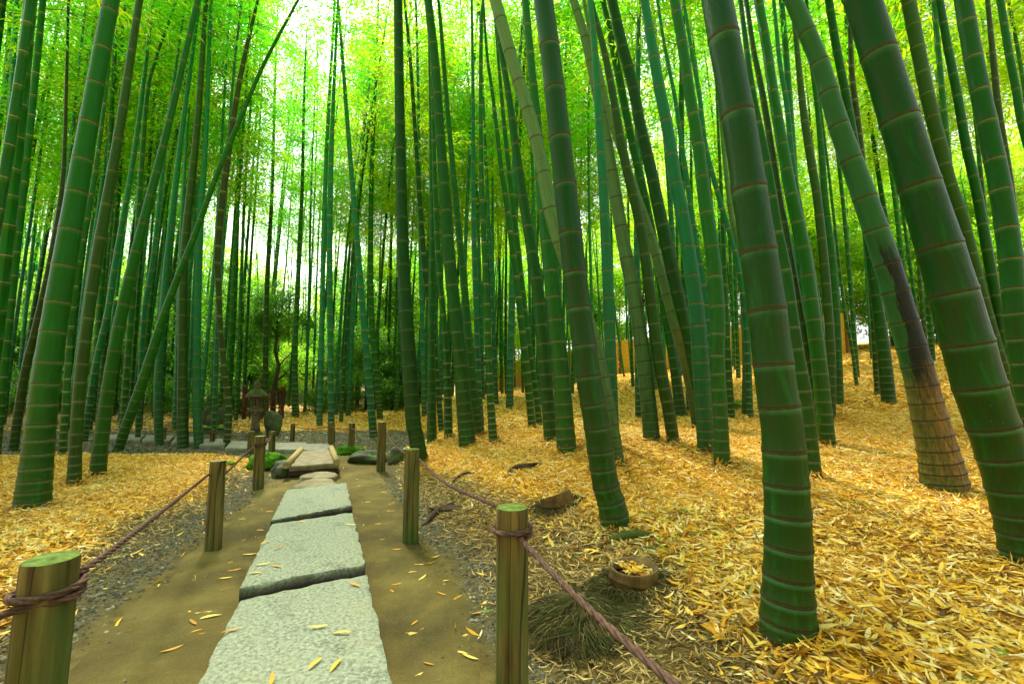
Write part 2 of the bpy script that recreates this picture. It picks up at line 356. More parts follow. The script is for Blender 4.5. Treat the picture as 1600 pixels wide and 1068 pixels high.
PZ = height(PX, PY)+.008*np.clip(edge*12, -.5, 1)-.004
PZ[:, 0] -= .03; PZ[:, -1] -= .03
i = np.arange(len(ys)-1)[:, None]*44+np.arange(43)[None, :]
q = np.stack([i, i+1, i+45, i+44], -1).reshape(-1, 4)
tag(link('dirt_path', mesh_np('dirt_path', np.stack([PX, PY, PZ], -1).reshape(-1, 3), [q], M_DIRT, smooth=True)), 'trodden dirt path either side of the stone slabs', kind='structure')

# ------------------------------------------------------------------ scatter
def leaves_mesh(name, P, yaw, tilt, roll, Ln, Wd, rnd, mat, curl=None, fine=True):
    n = len(P)
    if fine:
        prof = np.array([(-.5, 0), (-.18, .5), (-.18, -.5), (.2, .42), (.2, -.42), (.5, 0)])
        faces = [np.array([[0, 2, 1], [3, 4, 5]]), np.array([[1, 2, 4, 3]])]
    else:
        prof = np.array([(-.5, 0), (-.05, .5), (-.05, -.5), (.5, 0)])
        faces = [np.array([[0, 2, 3, 1]])]
    k = len(prof)
    lx = prof[None, :, 0]*Ln[:, None]; ly = prof[None, :, 1]*Wd[:, None]
    cz = (curl[:, None] if curl is not None else 0)*(prof[None, :, 0]**2)*Ln[:, None]*2 + np.abs(ly)*.25
    cr, sr = np.cos(roll)[:, None], np.sin(roll)[:, None]
    y1 = ly*cr-cz*sr; z1 = ly*sr+cz*cr
    ct, st = np.cos(tilt)[:, None], np.sin(tilt)[:, None]
    x2 = lx*ct-z1*st; z2 = lx*st+z1*ct
    cy, sy = np.cos(yaw)[:, None], np.sin(yaw)[:, None]
    V = np.stack([x2*cy-y1*sy, x2*sy+y1*cy, z2], -1)+P[:, None, :]
    off = (np.arange(n)*k)[:, None, None]
    polys = [(f[None]+off).reshape(-1, f.shape[1]) for f in faces]
    return mesh_np(name, V.reshape(-1, 3), polys, mat, rnd=np.repeat(rnd, k))
def scatter(x0, x1, y0, y1, dens, thick, lmin, lmax, fine, name, mat=M_LITTER, label='', maskf=litter, wr=(.09, .18), lift=.018, pw=1.0):
    n = int((x1-x0)*(y1-y0)*dens)
    x = rng.uniform(x0, x1, n); y = rng.uniform(y0, y1, n)
    keep = rng.uniform(0, 1, n) < maskf(x, y)**pw
    keep &= (np.abs(x) < y*1.25+1.2)          # what the eye can reach from near the path
    x, y = x[keep], y[keep]; n = len(x)
    z = height(x, y)+rng.uniform(.002, lift, n)*(.3+.7*maskf(x, y))
    Ln = rng.uniform(lmin, lmax, n)*rng.choice([1, 1, .7, 1.25], n); Wd = Ln*rng.uniform(*wr, n)
    me = leaves_mesh(name, np.stack([x, y, z], -1), rng.normal(-.5, 1.1, n)+wob(x, y)*1.2, rng.normal(0, .24, n), rng.normal(0, .5, n), Ln, Wd,
                     np.clip(rng.beta(1.3, 1.15, n)+.16*wob(x*2.3, y*2.3), 0, 1), mat, curl=rng.normal(0, .25, n), fine=fine)
    return tag(link(name, me), label, kind='stuff')
scatter(-4.2, 5.0, .5, 2.6, 6800, 1, .034, .088, True, 'leaf_litter', label='golden bamboo leaves covering the near ground', pw=1.4)
scatter(-6, 6.5, 2.6, 5.5, 4600, 1, .034, .070, False, 'leaf_litter', label='golden bamboo leaves covering the middle ground', pw=1.2)
scatter(-10, 12, 5.5, 12, 1100, 1, .055, .10, False, 'leaf_litter', label='golden leaf litter between the farther culms', wr=(.2, .3))
scatter(-14, 24, 12, 26, 160, 1, .11, .19, False, 'leaf_litter', label='golden leaf litter far back under the culms', wr=(.25, .35))
scatter(-4.2, 5.0, .6, 4.5, 420, 1, .03, .16, False, 'dry_straw', M_STRAW, 'thin twigs and broken sheaths lying on the leaf litter', litter, (.02, .05), .03)
def duff(x, y):
    dr, dl = dr_dl(x, y); l = litter(x, y)
    return np.clip(sm(dr, .02, .22)*(1-sm(l, .6, 1.0))+.75*sm(dl, .1, .35)*(1-sm(l, .6, 1)), 0, 1)*(y < 5.6)
scatter(-2.9, 2.2, .6, 4.6, 6000, 1, .025, .075, False, 'dry_straw', M_STRAW, 'broken straw and twigs on bare soil beside the path', duff, (.05, .14), .012)
def thin(x, y):
    dr, dl = dr_dl(x, y)
    return np.clip(.035+.10*sm(dr, -.25, .2)+.10*sm(dl, -.2, .2), 0, 1)*(y < 9.2)*(litter(x, y) < .8)
scatter(-4, 1.5, 1.7, 9.2, 560, 1, .04, .085, True, 'stray_leaves', M_LITTER, 'stray yellow leaves strewn along the gravel edges', thin, lift=.006)
# pebbles
def pebbles(x0, x1, y0, y1, dens, r0, r1, name, label, maskf=gravelly):
    n = int((x1-x0)*(y1-y0)*dens); x = rng.uniform(x0, x1, n); y = rng.uniform(y0, y1, n)
    k = rng.uniform(0, 1, n) < maskf(x, y); x, y = x[k], y[k]; n = len(x)
    r = rng.uniform(r0, r1, n)*rng.choice([.6, .8, 1, 1, 1.5], n)
    o = np.array([(1, 0, 0), (.3, .9, .1), (-.8, .5, 0), (-.8, -.55, .1), (.35, -.9, 0), (.1, 0, .75), (-.1, .1, -.6)])
    f = np.array([(0, 1, 5), (1, 2, 5), (2, 3, 5), (3, 4, 5), (4, 0, 5)])
    a = rng.uniform(0, 2*PI, n); ca, sa = np.cos(a)[:, None], np.sin(a)[:, None]
    s = rng.uniform(.6, 1.2, (n, 3))*r[:, None]
    lx = o[None, :, 0]*s[:, :1]; ly = o[None, :, 1]*s[:, 1:2]; lz = o[None, :, 2]*s[:, 2:]
    V = np.stack([lx*ca-ly*sa+x[:, None], lx*sa+ly*ca+y[:, None], lz+(height(x, y)+r*.15)[:, None]], -1)
    off = (np.arange(n)*7)[:, None, None]
    me = mesh_np(name, V.reshape(-1, 3), [(f[None]+off).reshape(-1, 3)], M_PEB, rnd=np.repeat(rng.beta(1.6, 2.4, n), 7), smooth=False)
    tag(link(name, me), label, kind='stuff')
pebbles(-2.6, 1.2, .7, 4.5, 3800, .004, .010, 'gravel', 'grey gravel along the path edges')
pebbles(-9, -.8, 5.6, 9.2, 700, .010, .020, 'gravel', 'grey gravel round the far paving')
pebbles(-2.6, .8, .8, 5.5, 900, .003, .008, 'gravel', 'loose pebbles strewn over the edges of the dirt path', lambda x, y: np.clip(.02+.6*sm(np.maximum(*dr_dl(x, y)), -.28, .05), 0, 1))

# ------------------------------------------------------------------ foliage prototypes
def leaf_cloud(P, D, L0, L1, W, fine=False, droop=.5):
    """P positions, D outward dirs -> verts & quads of diamond leaves hanging outward"""
    n = len(P)
    d = D+rng.normal(0, .55, (n, 3)); d[:, 2] -= droop; d /= np.linalg.norm(d, axis=1)[:, None]
    u = rng.normal(0, 1, (n, 3)); u[:, 2] += 0; s = np.cross(d, u); s /= np.linalg.norm(s, axis=1)[:, None]
    Ln = rng.uniform(L0, L1, n)[:, None]; Wd = Ln*W*rng.uniform(.8, 1.2, n)[:, None]
    V = np.stack([P, P+d*Ln*.42+s*Wd*.5, P+d*Ln, P+d*Ln*.42-s*Wd*.5], 1)
    return V.reshape(-1, 3)
def bamboo_crown(seed, H, nb, per, R, mat, L0=.10, L1=.17, W=.19):
    r = np.random.default_rng(seed); Vs = []; rn = []; tw = []
    for b in range(nb):
        t = (b+.5)/nb; z = H*t*.97; a = r.uniform(0, 2*PI)
        ln = R*(.35+.65*math.sin(PI*min(1, t*1.05+.12)))*r.uniform(.6, 1.25)
        el = r.uniform(.25, .9); dd = np.array([math.cos(a)*math.cos(el), math.sin(a)*math.cos(el), math.sin(el)])
        s = np.linspace(0, 1, 9)[:, None]
        path = np.array([0, 0, z])+dd*s*ln-np.array([0, 0, 1])*(s**2)*ln*.55
        tw.append(path)
        # sprays: clusters spaced on the branch
        nc = 8; tc = r.uniform(.2, 1, nc)
        cen = np.stack([np.interp(tc, s[:, 0], path[:, k]) for k in range(3)], -1)+r.normal(0, .14, (nc, 3))
        idx = r.integers(0, nc, per); P = cen[idx]+r.normal(0, 1, (per, 3))*np.array([.15, .15, .06])
        D = P-np.array([0, 0, z]); D /= np.linalg.norm(D, axis=1)[:, None]+1e-6
        Vs.append(leaf_cloud(P, D, L0, L1, W)); c0 = r.uniform(0, 1, nc)
        rn.append(np.repeat(np.clip(c0[idx]*.55+r.beta(2, 2.4, per)*.5, 0, 1), 4))
    V = np.concatenate(Vs); nq = len(V)//4; Q = np.arange(nq*4).reshape(-1, 4); rn = np.concatenate(rn)
    TV = []; TQ = []; o = len(V)
    for p in tw:
        tv, tq = tube_arrays([Vector(x) for x in p[::2]], np.linspace(.008, .002, 5), 3); TV.append(tv); TQ.append(tq+o); o += len(tv)
    V = np.concatenate([V]+TV); TQ = np.concatenate(TQ)
    return mesh_np('foliage', V, [Q, TQ], [mat, M_TWIG], rnd=np.concatenate([rn, np.full(len(V)-len(rn), .5)]), midx=np.concatenate([np.zeros(nq), np.ones(len(TQ))]))
CROWNS = [bamboo_crown(11+i, 8.0, 54, 120, 1.8, M_LEAF) for i in range(3)] + [bamboo_crown(31+i, 8.0, 54, 120, 1.8, M_LEAFY) for i in range(2)]
THIN = [bamboo_crown(51+i, 7.0, 26, 64, 1.4, M_LEAF, .10, .16) for i in range(2)]

def node_positions(total, seedr, k=1.0):
    s = .015; out = []
    while s < total:
        out.append(s); s += (.055+.19*min(1, s/1.6)+.05*min(1, s/5))*k*seedr.uniform(.86, 1.13)
    return out
def culm_mesh(name, P, R, seg, mat, ringmat, rings_in, k=1.0, seed=1, flare=True):
    """P dense centreline (np), R radii. returns mesh + node list [(pos, tangent, radius)]"""
    P = np.array(P); seglen = np.linalg.norm(np.diff(P, axis=0), axis=1); S_ = np.concatenate([[0], np.cumsum(seglen)])
    tot = S_[-1]; sr = random.Random(seed); nodes = node_positions(tot-.05, sr, k)
    def ev(s): return np.array([np.interp(s, S_, P[:, j]) for j in range(3)]), float(np.interp(s, S_, R))
    st = []; bounds = [0]+nodes+[tot]; nd = []
    def tan(s):
        a, _ = ev(max(0, s-.03)); b, _ = ev(min(tot, s+.03)); return (b-a)/np.linalg.norm(b-a)
    st.append((0.0, 1.03, 0, 0))
    for j, s in enumerate(nodes):
        nxt = bounds[j+2]; L = nxt-s; r = ev(s)[1]; h = min(.006, L*.12) if rings_in is False else min(.010, L*.15)
        if rings_in:
            st += [(s-h*1.2, 1.0, 1, 0), (s-h*.5, 1.07, 0, 1), (s+h*.5, 1.07, 0, 1), (s+h*1.2, 1.01, 0, 0)]
            if seg > 8: st += [(s+L*.5, .985, .5, 0)]
        else:
            st += [(s-h*2.5, .995, .9, 0), (s-h*.6, 1.0, 1, 0), (s, .97, 0, 0), (s+h*.9, 1.03, .0, 0), (s+h*1.5, 1.03, .01, 0), (s+h*3.2, .998, .06, 0), (s+L*.5, .982, .5, 0)]
            nd.append((ev(s)[0], tan(s), r))
    st = sorted([x for x in st if 0 <= x[0] <= tot]); st.append((tot, 1, 1, 0))
    PP = []; RR = []; HT = []; IV = []; RG = []
    for s, f, iv, rg in st:
        p, r = ev(s); PP.append(p); RR.append(r*f); HT.append(s); IV.append(iv); RG.append(rg)
    n = len(PP); PP = np.array(PP); T = np.array([tan(s[0]) for s in st])
    A = np.tile([1., 0, 0], (n, 1)); A -= T*(A*T).sum(1)[:, None]; A /= np.linalg.norm(A, axis=1)[:, None]; B = np.cross(T, A)
    th = np.linspace(0, 2*PI, seg+1)       # seam vertex doubled so the angle attribute is continuous
    V = PP[:, None, :]+(A[:, None, :]*np.cos(th)[None, :, None]+B[:, None, :]*np.sin(th)[None, :, None])*np.array(RR)[:, None, None]
    i = np.arange(n-1)[:, None]*(seg+1)+np.arange(seg)[None, :]
    q = np.stack([i, i+1, i+seg+2, i+seg+1], -1).reshape(-1, 4)
    mi = np.zeros(len(q))
    if rings_in: mi = np.repeat([1 if (RG[j] and RG[j+1]) else 0 for j in range(n-1)], seg)
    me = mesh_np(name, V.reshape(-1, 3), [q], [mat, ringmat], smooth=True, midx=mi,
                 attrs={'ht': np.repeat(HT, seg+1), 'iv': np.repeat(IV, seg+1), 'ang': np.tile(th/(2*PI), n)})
    return me, nd
# one ring mesh shared by all near culms (scaled to each node)
def ring_mesh():
    prof = [(1.0, -.0042), (1.022, -.003), (1.034, 0), (1.018, .0026), (.985, .0038)]; seg = 28; V = []
    for r, z in prof:
        for k_ in range(seg): V.append((r*math.cos(2*PI*k_/seg), r*math.sin(2*PI*k_/seg), z))
    i = np.arange(4)[:, None]*seg; k_ = np.arange(seg)[None, :]; k2 = (k_+1) % seg
    q = np.stack([i+k_, i+k2, i+seg+k2, i+seg+k_], -1).reshape(-1, 4)
    return [mesh_np('node_ring', V, [q], m_, smooth=True) for m_ in (M_RING, M_RINGP)]
RINGM, RINGP = ring_mesh()

COL = {'G': (.003, .105, .002, .38), 'D': (.0005, .046, .0005, .12), 'E': (.001, .074, .001, .22), 'T': (.003, .135, .045, .95), 'P': (.075, .170, .055, .8), 'O': (.018, .070, .003, .25), 'B': (.026, .046, .005, .25), 'K': (.014, .088, .020, .75)}
GRP = 'bamboo culms of the grove'
named = []
def build_culm(pts, col, label, mat=None, spacing=1.0, crown=True, seed=0, ybase=None, short=None):
    b = on_ground(pts[0][0], pts[0][1]) if ybase is None else at(pts[0][0], pts[0][1], ybase)
    if ybase is not None: b.z = hz(b.x, b.y)
    Y = b.y
    P3 = []; R3 = []
    for j, (x, y, wd) in enumerate(pts):
        p = at(x, y, Y); a = pts[max(0, j-1)]; c = pts[min(len(pts)-1, j+1)]
        lean = math.atan2(abs(c[0]-a[0]), abs(c[1]-a[1])+1e-6)
        st = math.sqrt(1+((x-800)/F)**2)
        P3.append((p.x, p.y, p.z, wd*math.cos(lean)*Y/F/2/st))
    P3[0] = (P3[0][0], P3[0][1], hz(P3[0][0], P3[0][1])-.03, P3[0][3])
    # carry on above the frame
    top = np.array(P3[-1]); d = np.array(P3[-1][:3])-np.array(P3[-2][:3]); d = d/np.linalg.norm(d)
    r0 = max(top[3], .012); z = top[2]; total = max(z+3.5, random.uniform(9.5, 12.5)); p = top[:3].copy(); step = .8; rr = r0
    nst = int((total-z)/step)
    for j in range(nst):
        d = d+np.array([0, .01, .05]); d /= np.linalg.norm(d); p = p+d*step; rr = r0*(1-.85*((j+1)/nst)); P3.append((*p, max(rr, .006)))
    D = bez(P3, 6); D = np.array(D); base = D[0, :3].copy(); base[2] += .03
    root = empty('bamboo_culm', tuple(base), label, 'bamboo', GRP)
    wpx = max(pp[2] for pp in pts); near = wpx >= 15
    D[:, :3] -= base
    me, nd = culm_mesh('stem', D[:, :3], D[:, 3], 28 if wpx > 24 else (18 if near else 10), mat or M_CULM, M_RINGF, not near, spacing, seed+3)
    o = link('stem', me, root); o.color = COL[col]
    zt = 1e9
    if near:
        for (pp, tt, r) in nd:
            wp = pp+base; 
            if px(wp)[1] < -60: continue
            ro = link('node_ring', RINGM if (col in 'DP' or mat or Y < 1.5) else RINGP, root); ro.location = tuple(pp); q_ = Vector(tt).to_track_quat('Z', 'Y')
            zs = .85 if wpx > 30 else .6
            ro.rotation_mode = 'QUATERNION'; ro.rotation_quaternion = q_; ro.scale = (r, r, zs*random.uniform(.8, 1.15))
    if crown:
        c = link('foliage', random.choice(THIN), root); k_ = np.searchsorted(D[:, 2], 6.0)
        k_ = min(k_, len(D)-8); c.location = tuple(D[k_, :3]); tt = Vector(D[-1, :3]-D[k_, :3])
        c.rotation_mode = 'QUATERNION'; c.rotation_quaternion = tt.to_track_quat('Z', 'Y'); s_ = tt.length/7.0; c.scale = (1, 1, s_)
    named.append((pts[0][0], Y, base[0], base[1], short or ''))
    return root

T = [
 # (col, label, pts[(x,y,w)...], short)
 ('G', 'thick green culm with dark mottling, nearest of those across the path', [(50,792,64),(60,700,54),(71,600,50),(86,500,46),(103,400,43),(122,290,39),(141,180,34),(174,0,30)], 'the thick mottled culm'),
 ('O', 'olive culm just behind the thick mottled culm, bowing slightly toward the path', [(116,758,26),(118,700,22),(125,600,22),(137,500,21),(152,400,21),(187,200,17),(218,0,13)], 'the olive bowed culm'),
 ('G', 'stocky culm banded with close pale rings, leaning toward the path', [(152,743,30),(158,690,26),(170,600,23),(188,500,22),(211,400,19),(262,200,13),(309,0,10)], 'the pale ringed culm'),
 ('G', 'steeply slanting green culm crossing behind its upright neighbours', [(182,705,20),(203,650,19),(225,590,19),(262,475,14),(307,360,11),(340,270,10),(375,187,9),(412,101,7),(466,0,5)], 'the slanting culm'),
 ('T', 'slim blue-green culm between the slanting culm and the twin culms', [(249,695,15),(247,600,14),(256,467,12),(264,380,11),(285,200,9),(307,40,6),(312,0,6)], ''),
 ('O', 'thicker one of the twin straight culms before the far paving', [(286,699,20),(285,600,17),(288,400,15),(308,200,12),(322,0,8)], 'the twin culms'),
 ('T', 'thinner one of the twin straight culms, blue-green above and olive below', [(311,700,16),(307,600,14),(311,400,12),(322,200,9),(330,0,6)], ''),
 ('B', 'crooked culm with a kinked brown lower half, rising from the paving edge', [(354,697,13),(358,640,11),(352,590,10),(345,520,9),(341,437,11),(340,400,12),(350,290,12),(375,124,9),(403,0,5)], 'the crooked culm'),
 ('T', 'thin straight culm close behind the crooked culm', [(334,692,8),(340,500,8),(347,400,7),(362,150,5),(378,0,4)], ''),
 ('T', 'blue-green culm leaning out of view beyond the thick mottled culm', [(-38,720,20),(-25,600,18),(0,400,16),(8,330,15),(20,200,14),(30,100,11),(41,0,8)], ''),
 ('B', 'dark brown-based culm behind the thick mottled culm', [(20,704,18),(38,587,16),(56,512,14),(79,405,11),(98,280,8),(104,120,6),(107,0,5)], 'the brown-based culm'),
 ('G', 'slender ringed culm squeezed between the mottled and the olive bowed culm', [(97,713,14),(103,625,13),(112,500,11),(125,400,10),(150,262,8),(168,120,6),(178,0,5)], ''),
 ('T', 'smooth blue-green culm curving out from behind the olive bowed culm', [(131,690,13),(150,568,12),(168,490,12),(182,400,11),(208,250,9),(228,100,7),(240,0,5)], ''),
 ('G', 'upright green culm behind the pale ringed culm', [(190,690,12),(200,550,11),(209,440,10),(228,168,8),(243,94,6),(275,4,4)], ''),
 ('T', 'thin culm rising behind the foot of the slanting culm', [(215,688,10),(225,494,9),(240,400,9),(262,200,6),(290,0,4)], ''),
 ('O', 'culm with short internodes standing behind a low post near the lantern', [(415,650,10),(415,560,9),(418,430,8),(425,300,6),(430,120,4)], 'the lantern culm'),
 ('G', 'green culm directly between the gate and the pale posts', [(462,652,12),(461,560,9),(466,430,8),(472,300,6),(474,200,5)], 'the gate culm'),
 ('T', 'straight blue-green culm behind the far middle rope post', [(518,690,12),(517,600,10),(515,400,10),(517,262,9),(522,131,6),(527,20,4)], 'the rope post culm'),
 ('T', 'culm bowing outward beside the straight one, dark scar high on its stem', [(584,682,13),(577,600,12),(568,500,11),(560,400,10),(545,220,8),(534,75,6),(528,0,5)], 'the bowed scarred culm'),
 ('G', 'slim green culm just behind the bowed scarred culm', [(594,655,10),(590,597,10),(581,500,10),(579,400,9),(581,262,8),(586,150,6),(590,37,4)], ''),
 ('D', 'tall dark green culm rising just behind the squat post at the path bend', [(657,722,28),(650,680,24),(645,650,24),(635,500,23),(630,400,20),(625,200,17),(622,0,15)], 'the dark bend culm'),
 ('D', 'thin near-black culm leaning beside the dark bend culm', [(690,672,9),(676,520,9),(665,430,9),(660,375,9),(650,225,7),(641,94,6),(632,0,4)], ''),
 ('G', 'straight green culm first behind the dark bend culm', [(675,691,16),(674,562,12),(675,412,10),(675,300,9),(673,150,7),(670,0,6)], ''),
 ('E', 'thickest culm of the middle clump, smooth green and gently leaning', [(731,695,27),(722,600,23),(712,500,21),(702,400,20),(695,300,18),(687,200,16),(680,100,15),(669,0,14)], 'the middle clump culm'),
 ('G', 'medium culm tucked just before the thickest culm of the middle clump', [(701,684,14),(698,562,11),(692,487,10),(684,394,9),(680,300,8),(676,150,6),(672,0,5)], ''),
 ('G', 'culm leaning in step close behind the thickest culm of the middle clump', [(751,680,16),(738,600,14),(729,487,12),(720,394,11),(711,300,10),(699,169,8),(690,56,7),(685,0,5)], ''),
 ('T', 'slim straight blue-green culm, first past the middle clump', [(752,665,10),(748,600,9),(744,487,9),(740,337,8),(739,150,6),(737,0,4)], ''),
 ('G', 'slim ringed culm with close pale nodes standing forward of the middle clump', [(771,691,14),(765,600,11),(761,487,10),(757,394,9),(753,300,8),(751,187,7),(752,37,6),(755,0,5)], 'the close ringed culm'),
 ('G', 'slim leaning culm, nearer of two thin parallels before the dark pair', [(832,669,12),(825,600,12),(815,506,11),(804,412,10),(790,307,9),(783,262,8),(770,150,6),(761,86,5),(755,0,4)], ''),
 ('G', 'slim leaning culm, farther of two thin parallels before the dark pair', [(843,665,11),(838,618,10),(825,525,9),(812,412,9),(800,307,9),(787,187,7),(775,50,4),(772,0,4)], ''),
 ('E', 'dark green culm standing just before the light green one with red-brown rings', [(861,688,21),(852,580,21),(840,450,20),(824,350,17),(810,262,15),(795,150,11),(778,50,9),(771,0,7)], 'the dark leaning culm'),
 ('P', 'pale grey-green culm leaning hard and passing behind the big dark central culm', [(966,725,22),(953,650,23),(930,540,23),(897,440,24),(871,370,24),(858,318,24),(843,240,23),(827,180,23),(800,94,22),(774,0,21)], 'the pale crossing culm'),
 ('D', 'big dark green central culm with tan rings, rooted beside a curved root', [(963,818,50),(955,785,44),(945,750,42),(930,650,41),(921,600,40),(907,500,38),(895,400,38),(884,300,37),(873,200,36),(862,100,34),(849,0,33)], 'the big central culm'),
 ('G', 'light green culm with red-brown rings beside the big central culm', [(886,705,31),(878,600,27),(867,487,25),(856,385,23),(846,290,18),(838,180,15),(830,100,13),(821,0,12)], 'the light green culm'),
 ('T', 'upright blue-green culm seen past the big central culm', [(960,700,17),(955,580,18),(950,450,18),(943,300,16),(937,206,14),(929,75,11),(922,0,9)], 'the blue upright culm'),
 ('P', 'pale green culm with thin dark rings, smoothly bowed, before the crossing pair', [(1019,690,27),(1012,618,25),(1003,543,24),(992,469,23),(977,394,22),(964,319,21),(945,206,19),(930,131,17),(913,56,15),(896,0,14)], 'the pale bowed culm'),
 ('P', 'grey culm with scorched brown lower length crossing in front of its neighbour', [(1089,668,15),(1082,618,17),(1069,555,20),(1053,495,21),(1035,431,19),(1012,356,16),(993,300,14),(967,225,12),(952,180,11),(933,97,10),(920,40,8),(912,0,7)], 'the scorched culm'),
 ('O', 'olive culm standing between the pale bowed culm and the scorched culm', [(1053,691,20),(1044,637,20),(1033,581,20),(1022,506,19),(1012,431,18),(1001,356,17),(982,275,16),(971,225,15),(958,150,13),(943,75,11),(924,4,9)], ''),
 ('E', 'green culm half hidden behind the scorched culm, foot wide on the litter', [(1065,651,20),(1053,570,15),(1038,480,14),(1022,380,13),(1006,300,13),(988,225,13),(962,94,13),(942,0,9)], ''),
 ('D', 'dark straight culm leaning behind the scorched culm', [(1100,672,18),(1086,590,18),(1074,525,18),(1061,469,22),(1044,394,22),(1029,326,21),(1016,262,20),(1001,199,19),(988,131,19),(971,67,19),(956,0,17)], 'the dark straight culm'),
 ('T', 'blue-green culm with red-brown rings, first of the forward pair', [(1103,706,26),(1098,618,27),(1093,543,27),(1087,469,25),(1076,394,24),(1063,319,23),(1055,281,22),(1044,206,20),(1029,131,19),(1016,56,17),(1007,0,15)], 'the forward pair'),
 ('G', 'green culm with tan rings, second of the forward pair', [(1129,728,27),(1127,697,26),(1125,637,24),(1121,562,24),(1121,487,25),(1113,394,24),(1102,319,23),(1091,225,20),(1078,150,19),(1067,75,18),(1054,0,17)], ''),
 ('T', 'thin blue-green culm slipping behind the forward pair', [(1114,655,11),(1106,500,10),(1098,431,9),(1087,375,9),(1076,300,9),(1065,225,8),(1054,150,7),(1039,75,6),(1027,0,5)], ''),
 ('G', 'slender green culm standing by a small dark plant', [(1143,653,13),(1138,581,12),(1134,487,10),(1131,400,8),(1127,300,6),(1120,150,4),(1117,0,3)], ''),
 ('T', 'thin blue-green culm arching behind the huge dark culm', [(1172,652,11),(1166,500,10),(1155,424,9),(1140,364,9),(1121,300,9),(1102,225,8),(1093,150,8),(1080,75,7),(1068,0,5)], ''),
 ('P', 'frosty pale culm with widely spaced rings, close behind the huge dark culm', [(1167,646,17),(1167,562,15),(1164,487,14),(1157,394,12),(1143,337,9),(1130,225,7),(1120,100,5),(1112,0,4)], 'the frosty culm'),
 ('D', 'huge dark green culm nearest the rope, rooted at the edge of the litter', [(1231,990,93),(1231,950,86),(1231,900,79),(1231,820,75),(1228,756,73),(1222,668,69),(1212,600,67),(1200,500,65),(1186,400,62),(1171,300,59),(1156,200,57),(1138,100,55),(1120,0,53)], 'the huge dark culm'),
 ('E', 'green culm just behind the huge dark culm, foot showing beside it', [(1272,746,27),(1268,705,25),(1258,618,24),(1248,562,22),(1237,487,20),(1228,420,18),(1215,356,16),(1200,262,14),(1177,150,12),(1164,56,9),(1157,0,8)], ''),
 ('O', 'slim olive culm between the huge dark culm and the golden-footed culm', [(1286,690,17),(1270,600,17),(1252,506,16),(1239,431,15),(1226,356,14),(1218,318,14),(1207,243,12),(1192,150,11),(1177,75,9),(1166,0,8)], ''),
 ('G', 'bright green culm with pale rings and a golden yellow foot', [(1293,695,28),(1287,637,27),(1279,562,27),(1269,487,26),(1256,394,24),(1237,306,22),(1222,225,20),(1209,150,18),(1198,75,17),(1185,0,16)], 'the golden-footed culm'),
 ('T', 'thin frosty culm behind the golden-footed culm', [(1300,650,13),(1283,520,13),(1268,420,12),(1252,340,11),(1239,262,10),(1230,169,9),(1218,94,8),(1209,0,6)], ''),
 ('O', 'olive culm, paler of the two behind the scarred black culm foot', [(1299,655,14),(1299,560,15),(1292,460,16),(1286,394,16),(1277,310,15),(1269,262,15),(1256,180,13),(1247,94,10),(1238,0,8)], ''),
 ('G', 'green culm with close white rings and foot alone on the litter', [(1311,632,16),(1309,562,15),(1305,469,14),(1299,394,13),(1290,320,12),(1284,243,11),(1277,169,9),(1266,80,7),(1260,0,6)], 'the white ringed culm'),
 ('K', 'big leaning culm with a black scar down its side and a tan rotted foot', [(1478,764,85),(1472,735,78),(1464,700,70),(1447,630,60),(1434,577,56),(1412,500,52),(1382,400,48),(1348,300,44),(1312,200,38),(1281,100,34),(1239,0,32)], 'the black-scarred culm'),
 ('D', 'massive leaning culm, smooth deep green, widest of all', [(1609,878,102),(1600,830,98),(1577,743,97),(1552,668,96),(1529,600,96),(1501,500,92),(1472,400,86),(1440,300,79),(1409,200,73),(1378,100,68),(1347,0,66)], 'the massive culm'),
 ('O', 'olive culm slanting behind the massive culm', [(1592,650,22),(1560,545,20),(1543,487,20),(1522,412,22),(1502,337,24),(1485,290,25),(1468,225,26),(1449,150,26),(1434,75,26),(1419,0,26)], ''),
 ('E', 'green culm with faint rings between the massive culm and the stout edge culm', [(1592,650,16),(1582,611,16),(1571,562,18),(1560,487,19),(1543,394,20),(1526,300,19),(1509,225,18),(1496,150,17),(1481,75,16),(1468,0,14)], ''),
 ('E', 'stout green culm with regular tan rings beyond the massive culm', [(1622,735,50),(1606,618,47),(1590,506,45),(1578,394,43),(1564,300,41),(1545,206,39),(1533,150,37),(1518,75,35),(1505,0,33)], 'the stout edge culm'),
 ('B', 'grey-brown thin culm disappearing behind the stout edge culm', [(1603,640,15),(1592,420,14),(1580,300,14),(1569,225,13),(1560,169,13),(1552,94,12),(1543,0,9)], ''),
 ('G', 'green culm cutting across the top corner beyond the stout edge culm', [(1700,720,26),(1665,500,22),(1625,300,18),(1597,195,16),(1588,142,16),(1575,75,15),(1563,0,14)], ''),
 ('E', 'short-footed culm seen between the white ringed culm and the black-scarred culm', [(1389,630,25),(1381,550,23),(1370,470,20),(1358,380,18),(1345,290,17),(1329,187,15),(1307,75,15),(1295,0,14)], 'the sheltered culm'),
 ('B', 'brownish culm close beside the short-footed one, before the fence', [(1371,617,10),(1366,520,10),(1358,400,10),(1348,260,11),(1340,187,11),(1331,112,10),(1327,0,8)], ''),
 ('G', 'thin slanting culm crossing in front of the tan fence', [(1339,603,7),(1331,543,6),(1320,487,6),(1307,375,5),(1296,280,5)], ''),
]
SPECIAL = {'big leaning': M_SCAR, 'grey culm with scorched': M_SCORCH}
for j, (c_, lab, pts, sh) in enumerate(T):
    mt = next((v for k_, v in SPECIAL.items() if lab.startswith(k_)), None)
    sp = {'huge dark': .85, 'frosty pal': 1.35, 'slim ringe': .8, 'massive le': 1.15, 'big leanin': .9}.get(lab[:10], 1.0)
    build_culm(pts, c_, lab, mt, sp, True, j, short=sh)

